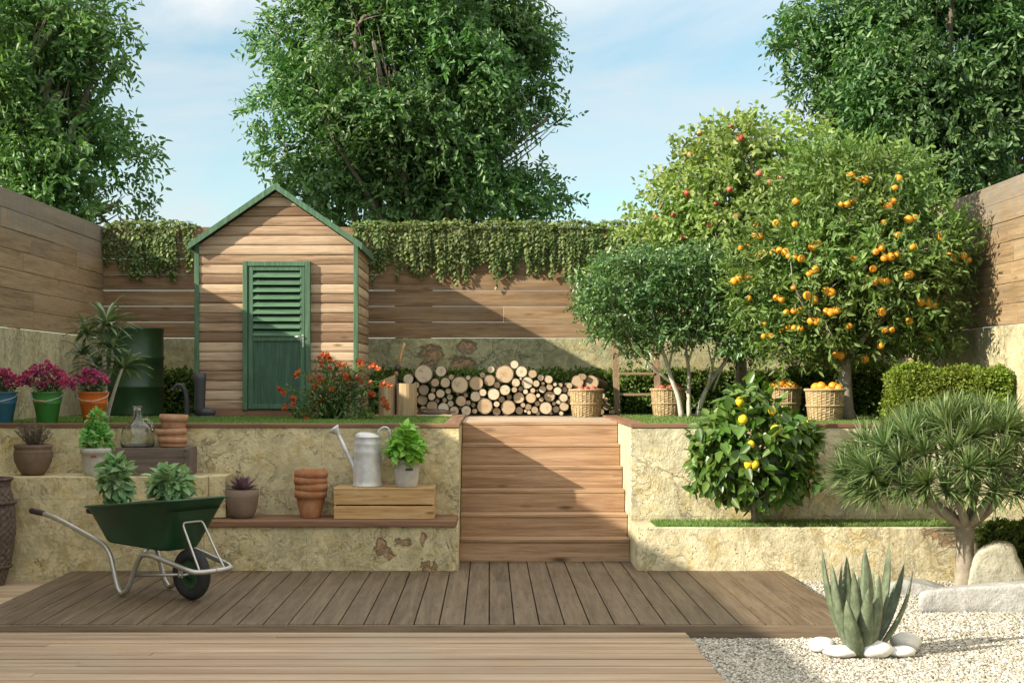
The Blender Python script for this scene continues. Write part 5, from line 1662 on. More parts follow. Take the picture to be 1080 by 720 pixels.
bucket('orange bucket of pink flowers on the upper wall in front of the palm like plant', 98.5, (.52, .13, .022), dome(0, 389, 409, 77, 114, 26, 3), 203)

def dracaena():
    D = 13.3; rg = np.random.default_rng(205)
    base = np.array([X(112, D), D, ZT])
    t = thing('dracaena', 'palm like plant with arching strap leaves behind the orange flower bucket', 'plant', base)
    heads = [(112, 343, 1.25, 0), (90, 352, .85, .1), (87, 373, .8, .15), (118, 368, .95, -.1), (103, 388, .95, .1), (130, 388, 1.05, -.15), (112, 360, .7, .0)]
    b = MB(); 
    b.tube(np.array([base, P(111, 410, D), P(109.5, 380, D), P(110, 358, D), P(112, 343, D)]), [.03, .02, .018, .016, .016], 8)
    b.tube(bez(base, P(129, 388, D - .15), (-.02, 0, -.03), 8), np.linspace(.022, .013, 8), 8)
    b.tube(bez(P(111, 405, D), P(118, 368, D - .1), (.03, 0, 0), 6), np.linspace(.016, .011, 6), 8)
    b.tube(bez(P(110, 400, D), P(103, 388, D + .1), (-.01, 0, 0), 5), np.linspace(.012, .009, 5), 6)
    b.tube(bez(P(110, 390, D), P(87, 373, D + .15), (-.01, 0, -.02), 6), np.linspace(.013, .009, 6), 6)
    b.tube(bez(P(110, 375, D), P(90, 352, D + .1), (-.01, 0, -.02), 6), np.linspace(.012, .009, 6), 6)
    b.build('stem', m_bark_pale, t)
    Pp, Dd, L = [], [], []
    for (x, y, s, dy) in heads:
        n = int(34 * s); a = rg.uniform(0, 6.28, n); el = rg.uniform(-.1, 1.3, n)
        d = np.stack([np.cos(a) * np.cos(el), np.sin(a) * np.cos(el), np.sin(el)], 1)
        Pp.append(P(x, y, D + dy) + d * .015 - np.array([0, 0, .01])); Dd.append(d); L.append(rg.uniform(.2, .31, n) * s)
    Pp = np.concatenate(Pp); Dd = np.concatenate(Dd); L = np.concatenate(L)
    V, Fq = ribbons(Pp, Dd, np.tile([0, 0, 1.], (len(Pp), 1)) + rg.normal(size=Pp.shape) * .1, L, .036, 6, .62, .05, fold=.15)
    np_mesh('leaves', V, Fq, m_drac, t)
dracaena()

ZBK = .784
def brown_pot():
    D = 12.15; x = X(35, D)
    t = thing('heather_pot', 'round brown clay pot of dry heather twigs on the stone ledge', 'potted plant', (x, D, ZBK))
    s = .001 * D / 1.5
    pr = [(.082, 0), (.09, .004), (.125, .05), (.155, .12), (.162, .175), (.155, .215), (.15, .225), (.16, .235), (.16, .262), (.145, .262), (.14, .23), (0, .225)]
    b = MB(); b.lathe(pr, (x, D, ZBK), 40)
    b.build('pot', m_clay, t)
    b = MB(); b.lathe([(.158, .0), (.164, .006), (.158, .012)], (x, D, ZBK + .19), 40); b.build('ring', m_clay, t)
    rg = np.random.default_rng(206)
    n = 70; a = rg.uniform(0, 6.28, n); rr = rg.random(n) ** .5
    tops = np.stack([x + .17 * rr * np.cos(a), D + .14 * rr * np.sin(a), ZBK + .26 + .25 * (1 - .4 * rr) * rg.uniform(.55, 1, n)], 1)
    stems(t, (x, D, ZBK + .22), tops, .0035, m_heath, 'stem', 207, .015)
    P_ = []; D_ = []
    for e in tops:
        k = 16; f = rg.uniform(.3, 1, (k, 1)); P_.append(np.array([x, D, ZBK + .22]) * (1 - f) + e * f); D_.append(nrm(e - np.array([x, D, ZBK + .1])) + rg.normal(size=(k, 3)) * .6)
    Pp = np.concatenate(P_); V, Fq = leaf_quads(Pp, np.concatenate(D_), rg.normal(size=Pp.shape), .022, .006, .1, .1)
    np_mesh('leaves', V, Fq, m_heath, t)
brown_pot()
def white_pot():
    D = 12.12; x = X(102, D)
    t = thing('herb_pot', 'white pot with a cone shaped bright green herb on the stone ledge', 'potted plant', (x, D, ZBK))
    b = MB(); b.lathe(pot_prof(.135, .098, .235, .05, .006), (x, D, ZBK), 36); pt = b.build('pot', m_wpot, t)
    b = MB()
    for q in range(5):
        a = -math.pi / 2 - .08 + q * .075
        b.obox((x + .128 * math.cos(a), D + .128 * math.sin(a), ZBK + .165), .006, .009, .014, rotz(a + math.pi / 2 + math.pi / 2), .001)
    b.build('mark', m_red, pt)
    mound(t, 'foliage', (x - .005, D, ZBK + .30), (.13, .12, .14), 320, .055, .032, m_mint, 211, up=.8)
    mound(t, 'foliage', (x + .0, D, ZBK + .43), (.075, .075, .13), 190, .045, .026, m_mint, 212, up=.8)
    stems(t, (x, D, ZBK + .2), [(x + a, D + c, ZBK + h) for a, c, h in ((0, 0, .52), (.05, .02, .36), (-.06, .01, .36), (.02, -.05, .38))], .004, m_mint, 'stem', 213)
white_pot()

def dark_box():
    D0, D1 = 12.08, 12.40; x0, x1 = X(122, D0), X(199.5, D0); z1 = ZBK + .235
    t = thing('wooden_box', 'dark weathered wooden box with nailed corners on the stone ledge', 'box', ((x0 + x1) / 2, D0, ZBK))
    for nm, q in (('front_board', (x0, x1 - .045, D0, D0 + .02, ZBK, z1)), ('end_board', (x1 - .044, x1, D0 - .003, D1, ZBK, z1 + .001)), ('end_board', (x0, x0 + .02, D0 + .021, D1, ZBK, z1)), ('back_board', (x0 + .021, x1 - .046, D1 - .02, D1, ZBK, z1)), ('top_board', (x0 + .021, x1 - .046, D0 + .021, D1 - .021, z1 - .03, z1 - .002))):
        b = MB(); b.box(*q, .003); b.build(nm, m_dcrate, t)
    for i in range(4):
        b = MB(); zz = ZBK + .03 + i * .058
        b.box(x1 - .037, x1 - .027, D0 - .0055, D0 - .0032, zz, zz + .012, .001); b.build('nail', m_blk, t)
    return z1
zbx = dark_box()
def demijohn():
    D = 12.25; x = X(145, D); z = zbx - .001
    k = Mat('clear_glass'); g = k.n('ShaderNodeBsdfGlass'); g.inputs['Color'].default_value = (.975, .99, .985, 1); g.inputs['Roughness'].default_value = .03; g.inputs['IOR'].default_value = 1.45
    k.done(g)
    o_ = [(.02, .0), (.128, .0), (.142, .012), (.145, .06), (.142, .11), (.128, .15), (.095, .19), (.06, .225), (.04, .26), (.033, .31), (.032, .335), (.04, .34), (.04, .355)]
    i_ = [(r - .006, max(zq, .008)) for r, zq in o_[:-2]] + [(.027, .345)]
    pr = o_ + [(.027, .355)] + list(reversed(i_[1:-1])) + [(0, .008)]
    t = thing('glass_jug', 'round clear glass jug with a narrow neck on the dark wooden box', 'jug', (x, D, z))
    b = MB(); b.lathe(pr, (x, D, z), 40); b.build('bottle', k.m, t)
    b = MB(); b.tube([(x + .038, D, z + .245), (x + .085, D - .01, z + .25), (x + .13, D - .02, z + .2), (x + .138, D - .02, z + .13)], [.009, .01, .01, .009], 10); b.build('handle', k.m, t)  # curved glass tube added to shape the reflection on the jug's right side
demijohn()

def pot_mesh(rt, rb, H, rim, wall=.012):
    return pot_prof(rt, rb, H, rim, .012, wall)
def stack_pots():
    # wide pale ones on the dark box
    D = 12.24; x = X(181.5, D); z = zbx
    labs = ['pale terracotta pot at the bottom of the leaning stack on the dark box', 'pale terracotta pot, tilted middle one of the stack on the dark box', 'pale terracotta pot at the top of the stack on the dark box']
    for i, (dz, dx, rt, rb, H, rim, tilt) in enumerate([(0, -.0, .125, .112, .085, .05, .03), (.07, -.004, .13, .115, .085, .05, -.035), (.15, .012, .122, .095, .125, .055, .03)]):
        M = np.array([[math.cos(tilt), 0, math.sin(tilt)], [0, 1, 0], [-math.sin(tilt), 0, math.cos(tilt)]])
        b = MB(); b.lathe(pot_prof(rt, rb, H, rim, .01), (x + dx, D, z + dz + .004), 36, M=M)
        o = b.build('terracotta_pot', m_terra_p, origin=(x + dx, D, z + dz)); tag(o, labs[i], 'terracotta pot', 'pale stacked pots on the dark box')
    D = 12.17; x = X(328, D); z = .421
    labs = ['bottom terracotta pot of the nested stack on the shelf board', 'second terracotta pot from the bottom of the nested stack on the shelf', 'third terracotta pot from the bottom of the nested stack on the shelf', 'topmost terracotta pot of the nested stack on the shelf board']
    for i in range(4):
        b = MB(); b.lathe(pot_prof(.138 + .002 * i, .085, .235, .062, .014), (x + (.002 if i % 2 else -.003), D, z + .057 * i), 36)
        o = b.build('terracotta_pot', m_terra, origin=(x, D, z + .057 * i)); tag(o, labs[i], 'terracotta pot', 'nested terracotta pots on the shelf')
stack_pots()
def succulent():
    D = 12.12; x = X(255.5, D); z = .421
    t = thing('succulent_pot', 'taupe clay pot with a purple rosette succulent on the shelf', 'potted plant', (x, D, z))
    pr = [(.08, 0), (.088, .004), (.112, .045), (.13, .11), (.138, .18), (.14, .245), (.128, .245), (.124, .215), (0, .21)]
    b = MB(); b.lathe(pr, (x, D, z), 36); b.build('pot', m_clay2, t)
    Pp, Dd, N, L, W = [], [], [], [], []
    for k, (n, el, l, r0) in enumerate([(9, .25, .14, .02), (9, .6, .15, .016), (8, .95, .145, .012), (6, 1.25, .12, .006)]):
        for i in range(n):
            a = 2 * math.pi * (i + .5 * (k % 2)) / n
            d = np.array([math.cos(a) * math.cos(el), math.sin(a) * math.cos(el), math.sin(el)])
            Pp.append(np.array([x + r0 * math.cos(a), D + r0 * math.sin(a), z + .225])); Dd.append(d)
            N.append(np.array([-math.cos(a) * math.sin(el), -math.sin(a) * math.sin(el), math.cos(el)])); L.append(l); W.append(.058)
    V, Fq = leaf_quads(np.array(Pp), np.array(Dd), np.array(N), np.array(L), np.array(W), .3, -.2)
    np_mesh('rosette', V, Fq, m_succ, t)
succulent()

def pine_crate():
    D0, D1 = 12.03, 12.40; x0, x1 = X(352, D0), X(458, D0); z0, z1 = .4215, .4215 + .262
    t = thing('pine_crate', 'upturned pine crate on the shelf carrying the watering can', 'crate', ((x0 + x1) / 2, D0, z0))
    zm = z0 + .115
    for nm, q in (('front_slat', (x0, x1, D0, D0 + .016, z0, zm - .006)), ('front_slat', (x0, x1, D0 + .001, D0 + .016, zm + .006, z1 - .017)), ('end_board', (x1 - .02, x1 - .001, D0 + .017, D1, z0, z1 - .017)), ('end_board', (x0 + .001, x0 + .02, D0 + .017, D1, z0, z1 - .017)),
                  ('top_slat', (x0 - .001, x1 + .001, D0 - .001, D0 + .122, z1 - .016, z1)), ('top_slat', (x0, x1, D0 + .126, D0 + .246, z1 - .016, z1 - .001)), ('top_slat', (x0, x1, D0 + .25, D1, z1 - .016, z1)), ('back_slat', (x0 + .021, x1 - .021, D1 - .017, D1 - .001, z0, z1 - .018))):
        b = MB(); b.box(*q, .003); b.build(nm, m_crate, t)
    return z1
zpc = pine_crate()
def watering_can():
    D = 12.2; x = X(387.5, D); z = zpc + .001
    t = thing('watering_can', 'galvanised metal watering can with a long spout on the pine crate', 'watering can', (x, D, z))
    H = .42; rb, rt = .125, .108
    pr = [(rb, 0), (rb + .003, .004), (rb + .003, .012), (rb - .002, .018)]
    for f in (.12, .3, .5, .66): pr.append((rb + (rt - rb) * f, H * f))
    pr += [(rb + (rt - rb) * .7 + .004, H * .7), (rb + (rt - rb) * .74, H * .74), (rb + (rt - rb) * .84, H * .84), (rb + (rt - rb) * .87 + .004, H * .87), (rb + (rt - rb) * .9, H * .9), (rt, H), (rt + .003, H + .004), (rt - .006, H + .004), (rt - .006, H - .2), (0, H - .2)]
    b = MB(); b.lathe(pr, (x, D, z), 40)
    b.build('body', m_galv, t)
    # half cover
    b = MB()
    n = 16; vs = []
    for j in range(5):
        for i in range(n + 1):
            a = 2 * math.pi * i / n
            f = j / 4
            vs.append((x + (rt + .002) * math.cos(a) * 1, D + (rt + .002) * math.sin(a) * (1), 0))
            r = rt * (1 - f)
            cf = math.cos(f * math.pi / 2); vs[-1] = (x - .035 * f + (rt - .001) * math.cos(a) * cf, D + (rt - .001) * math.sin(a) * cf, z + H + .001 + .045 * math.sin(f * math.pi / 2))
    fs = [(j * (n + 1) + i, j * (n + 1) + i + 1, (j + 1) * (n + 1) + i + 1, (j + 1) * (n + 1) + i) for j in range(4) for i in range(n)]
    b.add(vs, fs, True); b.build('cover', m_galv, t)
    b = MB()
    s0 = P(376.5, 499, D); s1 = P(356.5, 457.5, D)
    b.tube([s0 + (s0 - s1) * .08, s0, (s0 + s1) / 2, s1], [.03, .027, .019, .014], 14)
    sp = b.build('spout', m_galv, t)
    dd = nrm(s1 - s0)
    b = MB(); b.lathe([(.014, -.01), (.015, .0), (.05, .055), (.052, .062), (.048, .066), (0, .07)], s1, 24, True, None, rot_to(nrm(dd + np.array([-.35, -.1, .1])))); b.build('rose', m_galv, sp)
    b = MB()
    q = [(398.5, 456), (401.5, 451.5), (406, 449.8), (410, 451.5), (412.5, 458), (412.6, 466), (411, 472), (407, 479), (402.6, 486)]
    pts = np.array([P(a, c, D) for a, c in q]); tt = np.linspace(0, 8, 33); pts = np.stack([np.interp(tt, np.arange(9), pts[:, i]) for i in range(3)], 1)
    for _ in range(3): pts[1:-1] = (pts[:-2] + 2 * pts[1:-1] + pts[2:]) / 4
    b.tube(pts, .0075, 8); b.build('handle', m_galv, t)
watering_can()
def basil():
    D = 12.15; x = X(429, D); z = zpc + .001
    t = thing('basil_pot', 'whitewashed pot of bright green basil on the pine crate', 'potted plant', (x, D, z))
    b = MB(); b.lathe(pot_prof(.117, .092, .235, .032, .003), (x, D, z), 36); pt = b.build('pot', m_wpot, t)
    b = MB(); 
    for i in range(6):
        a = -math.pi / 2 + .02 + i * .09
        b.obox((x + .1145 * math.cos(a), D + .1145 * math.sin(a), z + .155), .0125, .005, .018, rotz(a + math.pi / 2), .001)
    b.build('plaque', m_blk, pt)
    mound(t, 'foliage', (x - .002, D, z + .315), (.135, .13, .125), 300, .085, .062, m_basil, 221, up=.9, fold=.1, curl=.35, inner=.45)
    mound(t, 'foliage', (x + .012, D, z + .44), (.07, .07, .08), 70, .07, .045, m_basil, 222, up=.9, fold=.1, curl=.35)
    stems(t, (x, D, z + .2), [(x + a, D + c, z + h) for a, c, h in ((.01, 0, .48), (.07, .02, .36), (-.08, .01, .35), (.02, -.07, .36), (-.03, .06, .38))], .004, m_basil, 'stem', 223)
basil()

def flower_bush():
    D = 14.3; rg = np.random.default_rng(231); base = np.array([X(352, D), D, ZT])
    t = thing('flower_bush', 'spreading bush with orange red blossoms in front of the shed', 'flower bush', base)
    fl = [(440, 130), (455, 110), (475, 125), (500, 110), (515, 130), (525, 150), (460, 180), (485, 140), (260, 255), (252, 268), (110, 385), (130, 392), (148, 422), (205, 465), (235, 465), (160, 530), (215, 518), (150, 535), (325, 630), (335, 622), (350, 295), (375, 310), (400, 325), (415, 350), (370, 385), (395, 380), (410, 370), (440, 300), (460, 320), (495, 325), (548, 300), (555, 320), (525, 375), (535, 390), (580, 215), (590, 205), (605, 190), (645, 195), (650, 210), (635, 265), (650, 270), (640, 310), (655, 315), (690, 280), (710, 300), (680, 345), (690, 350), (750, 295), (760, 320), (770, 325), (750, 160), (775, 180), (785, 190), (765, 165), (860, 190), (875, 205), (910, 215), (925, 222), (850, 330), (855, 345), (825, 395), (840, 425), (860, 440), (870, 430), (785, 425), (960, 350), (1000, 352), (950, 470), (965, 490), (980, 520), (990, 540), (395, 470), (440, 485), (380, 520), (600, 500), (620, 515), (510, 220), (480, 320), (660, 320)]
    P_, D_, N_, tops = [], [], [], []
    for (zx, zy) in fl:
        c = P(280 + zx / 7.71, 360 + zy / 7.71, D + rg.uniform(-.25, .25)); tops.append(c)
        ax = nrm(c - base + np.array([0, 0, .1]) + rg.normal(size=3) * .25)
        m = 12
        d = nrm(ax + rg.normal(size=(m, 3)) * .42)
        P_.append(c - ax * .02 + rg.normal(size=(m, 3)) * .006); D_.append(d); N_.append(rg.normal(size=(m, 3)) + np.array([0, -.5, .5]))
    Pp = np.concatenate(P_); L = rg.uniform(.035, .058, len(Pp))
    V, Fq = leaf_quads(Pp, np.concatenate(D_), np.concatenate(N_), L, L * .5, .3, .1)
    np_mesh('blossoms', V, Fq, m_orng, t)
    b = MB()
    lp, ld = [], []
    for e in tops:
        s = base + rg.normal(size=3) * np.array([.06, .05, 0])
        q = bez(s, e, np.array([0, 0, .1]) + rg.normal(size=3) * .05, 8); b.tube(q, np.linspace(.006, .003, 8), 5)
        for k in range(13):
            f = rg.uniform(.12, .92); i = min(6, int(f * 7)); p = q[i] + (q[i + 1] - q[i]) * (f * 7 - i)
            lp.append(p + rg.normal(size=3) * .02); ld.append(nrm(e - s) * .4 + rg.normal(size=3) * .6)
    b.build('stem', m_oleaf, t)
    for k in range(650):
        u = rg.uniform(-1, 1); lp.append(base + np.array([u * .42, rg.uniform(-.25, .2), abs(rg.normal(0, .14)) * (1.2 - abs(u)) + .01])); ld.append(rg.normal(size=3) + np.array([0, -.2, .2]))
    lp = np.array(lp); lp[:, 2] = np.maximum(lp[:, 2], ZT + .01)
    L = rg.uniform(.035, .07, len(lp)); V, Fq = leaf_quads(lp, np.array(ld), np.array([0, -.2, .8]) + rg.normal(size=lp.shape) * .4, L, L * .36, .15, .25)
    np_mesh('leaves', V, Fq, m_oleaf, t)
flower_bush()

# ------------------------------------------------------------------ wicker urn at the left edge
def urn():
    D = 11.66; x = X(-9, D); z = GZ
    k = Mat('dark_wicker'); o = k.obj(); n = k.noise(o, 30, 5, .65); c = k.ramp(n, [(.3, (.06, .042, .034)), (.55, (.12, .088, .07)), (.75, (.2, .155, .125))])
    k.done(k.pbr(c, .8, .25, normal=k.bump(k.noise(o, 90, 3, .6), .5, .004)))
    t = thing('wicker_urn', 'tall dark wicker urn standing at the left edge by the stone wall', 'urn', (x, D, z))
    H = .87; key = [(0, .1), (.1, .125), (.25, .16), (.5, .19), (.7, .186), (.85, .165), (.93, .145), (1., .155)]
    rows = 64; nst = 32; seg = nst * 4; vs = []
    for i in range(rows + 1):
        f = i / rows; r0 = float(np.interp(f, [q[0] for q in key], [q[1] for q in key]))
        for s in range(seg):
            a = 2 * math.pi * s / seg
            r = r0 + .006 * math.sin(nst / 2 * a + math.pi * (i // 2)) + .002 * math.sin(i * math.pi)
            vs.append((x + r * math.cos(a), D + r * math.sin(a), z + H * f))
    b = MB(); b.add(vs, [(i * seg + s, i * seg + (s + 1) % seg, (i + 1) * seg + (s + 1) % seg, (i + 1) * seg + s) for i in range(rows) for s in range(seg)], True)
    b.lathe([(.01, .02), (.09, .02), (.17, H * .5), (.14, H - .03)], (x, D, z), 32)
    b.build('body', k.m, t)
    for f, r in ((.18, .15), (.78, .183), (1., .157)):
        b = MB(); th = np.linspace(0, 2 * math.pi, 81)[:-1]
        for ph in (0, math.pi): b.tube([(x + (r + .006 + .005 * math.sin(24 * a + ph)) * math.cos(a), D + (r + .006 + .005 * math.sin(24 * a + ph)) * math.sin(a), z + H * f + .007 * math.cos(24 * a + ph)) for a in th], .008, 6, close=True)
        b.build('woven_band', k.m, t)
urn()

# ------------------------------------------------------------------ wheelbarrow
def wheelbarrow():
    yaw = R(38); cx, cy = -2.165, 10.34
    fu = np.array([math.cos(yaw), -math.sin(yaw), 0]); fv = np.array([-math.sin(yaw), -math.cos(yaw), 0]); O = np.array([cx, cy, 0.])
    def W(u, v, z): return O + fu * u + fv * v + np.array([0, 0, z])
    t = thing('wheelbarrow', 'green wheelbarrow with a grey tube frame carrying two leafy plants', 'wheelbarrow', O)
    m_tray = simple_mat('tray_green', (.016, .07, .03), .4, .5, var=.25, scale=6, bump=.06, dirt=(.02, .045, .025), dirtamt=.5)
    m_tyre = simple_mat('tyre_rubber', (.032, .032, .034), .75, .3, var=.3, scale=20, bump=.3)
    m_grip = simple_mat('grip_rubber', (.045, .03, .035), .7, .3, var=.2)
    # tray
    def ring(u0, u1, w0, w1, z0, z1, n=8, rad=.07):
        pts = []
        cor = [(u1, w1, 1, 1), (u0, w0, -1, 1), (u0, w0, -1, -1), (u1, w1, 1, -1)]
        for (u, w_, su, sv) in cor:
            for i in range(n + 1):
                a0 = {(1, 1): 0, (-1, 1): 90, (-1, -1): 180, (1, -1): 270}[(su, sv)]
                a = R(a0 + 90 * i / n)
                uu = u - su * rad + rad * math.cos(a); vv = sv * (w_ - rad) + rad * math.sin(a)
                f = (uu - u0) / (u1 - u0)
                pts.append((uu, vv, z0 + (z1 - z0) * f))
        return pts
    rings = [ring(-.66, -.2, .12, .12, .375, .352, rad=.05), ring(-.775, -.11, .17, .165, .382, .358, rad=.06), ring(-.795, -.09, .18, .175, .4, .38, rad=.065), ring(-.93, .12, .255, .26, .635, .735, rad=.085), ring(-.945, .135, .27, .275, .64, .742, rad=.09), ring(-.945, .135, .27, .275, .632, .734, rad=.09)]
    inn = [ring(-.925, .115, .25, .255, .63, .73, rad=.082), ring(-.785, -.1, .172, .167, .405, .385, rad=.06), ring(-.66, -.2, .12, .12, .385, .362, rad=.05)]
    allr = rings[:5] + inn
    n = len(allr[0]); vs = [W(*q) for r_ in allr for q in r_]
    fs = [(i * n + s, i * n + (s + 1) % n, (i + 1) * n + (s + 1) % n, (i + 1) * n + s) for i in range(len(allr) - 1) for s in range(n)]
    fs += [tuple(range(n)), tuple((len(allr) - 1) * n + s for s in range(n))]
    b = MB(); b.add(vs, fs, True); tr = b.build('tray', m_tray, t)
    rim_pts = [W(*q) for q in ring(-.945, .135, .27, .275, .64, .742, rad=.09)]
    b = MB(); b.tube(rim_pts, .009, 8, close=True); b.build('rim', m_tray, tr)
    so = ring(-.9, .09, .235, .24, .6, .66, rad=.08)
    b = MB(); b.add([W(*q) for q in so] + [W(-.4, 0, .66)], [(i, (i + 1) % n, n) for i in range(n)], True); b.build('soil', m_soil, tr)
    # frame
    def smooth(q, k=6, it=2):
        q = np.array(q, float); tt = np.linspace(0, len(q) - 1, (len(q) - 1) * k + 1)
        o = np.stack([np.interp(tt, np.arange(len(q)), q[:, i]) for i in range(3)], 1)
        for _ in range(it): o[1:-1] = (o[:-2] + 2 * o[1:-1] + o[2:]) / 4
        return o
    for sv in (1, -1):
        v = .21 * sv
        p = [W(-1.5 if sv > 0 else -1.37, v * (1.12 if sv > 0 else .95), .562 if sv > 0 else .54), W(-1.3, v * (1.1 if sv > 0 else .97), .53), W(-.80, v, .385), W(-.72, v, .35), W(-.655, v * 1.03, .29), W(-.57, v * 1.05, .06), W(-.52, v * 1.05, .018), W(-.45, v * 1.05, .05), W(-.35, v, .27), W(-.30, v, .325), W(-.2, v, .33), W(.18, v * .92, .25), W(.235, v * .8, .235), W(.26, v * .45, .232), W(.265, 0, .232)]
        b = MB(); b.tube(smooth(p, 6, 2), .0185, 10); fr = b.build('frame_tube', m_steel, t)
        b = MB(); vg = v * (1.13 if sv > 0 else .95); ug = 0 if sv > 0 else .13; zg = -.17 * ug; b.tube([W(-1.63 + ug, vg, .572 + zg), W(-1.62 + ug, vg, .572 + zg), W(-1.5 + ug, vg * .995, .5622 + zg), W(-1.46 + ug, vg * .99, .557 + zg)], [.018, .024, .023, .021], 12); b.build('grip', m_grip, fr)
    # brace in front of the tray
    b = MB(); p = [W(.245, .13, .235), W(.16, .12, .36), W(.045, .115, .55), W(.035, .1, .57), W(.035, -.06, .57), W(.045, -.075, .55), W(.16, -.09, .36), W(.245, -.1, .235)]
    b.tube(smooth(p, 6, 1), .0085, 8); b.build('front_brace', m_steel, t)
    for sv in (1, -1):
        b = MB(); b.tube([W(-.40, .21 * sv, .165), W(-.02, .085 * sv, .19)], .011, 8); b.build('strut', m_steel, t)
        b = MB(); b.box(-.001, .001, -.001, .001, 0, .002); b = MB()
        b.obox(W(.0, .1 * sv, .215), .045, .012, .09, np.stack([fu, fv, (0, 0, 1)], 1), .003); b.build('axle_bracket', m_steel, t)
        b = MB(); b.tube([W(-.3, .2 * sv, .335), W(-.3, .14 * sv, .372)], .012, 8); b.build('tray_support', m_steel, t)
    # wheel
    whl = []
    RW, tw = .188, .046
    Mw = np.stack([fu, np.array([0, 0, 1.]), fv], 1)
    pr = []
    for i in range(17):
        a = 2 * math.pi * i / 16; pr.append((RW - tw + tw * math.cos(a) * (1.0), tw * .95 * math.sin(a)))
    b = MB(); b.lathe(pr, W(0, 0, RW), 40, True, None, Mw); wh = b.build('wheel', m_tyre, t)
    for i in range(30):
        pass
    b = MB(); b.lathe([(0, -.03), (.03, -.03), (.034, -.012), (.105, -.02), (.115, -.03), (.115, .03), (.105, .02), (.034, .012), (.03, .03), (0, .03)], W(0, 0, RW), 32, True, None, Mw); b.build('rim', m_tray, wh)
    b = MB(); b.tube([W(0, -.115, RW), W(0, .115, RW)], .011, 10); b.build('axle', m_steel, wh)
    # plants in the tray
    for nm, lab, c, r, n_, sd in (('sage_plant', 'taller grey green leafy plant at the handle end of the wheelbarrow', W(-.855, .02, .815), (.115, .11, .185), 230, 241), ('sage_plant', 'broad grey green leafy plant at the wheel end of the wheelbarrow', W(-.215, .02, .815), (.135, .12, .145), 230, 242)):
        p = thing(nm, lab, 'plant', (c[0], c[1], .64), 'leafy plants in the wheelbarrow')
        mound(p, 'foliage', c, r, n_, .08, .05, m_sage, sd, up=.75, fold=.16, curl=.45, inner=.25, zcut=.66)
        rg = np.random.default_rng(sd)
        stems(p, (c[0], c[1], .64), [c + nrm(rg.normal(size=3) + (0, 0, .8)) * np.array(r) * .8 for _ in range(14)], .005, m_sage, 'stem', sd)
wheelbarrow()

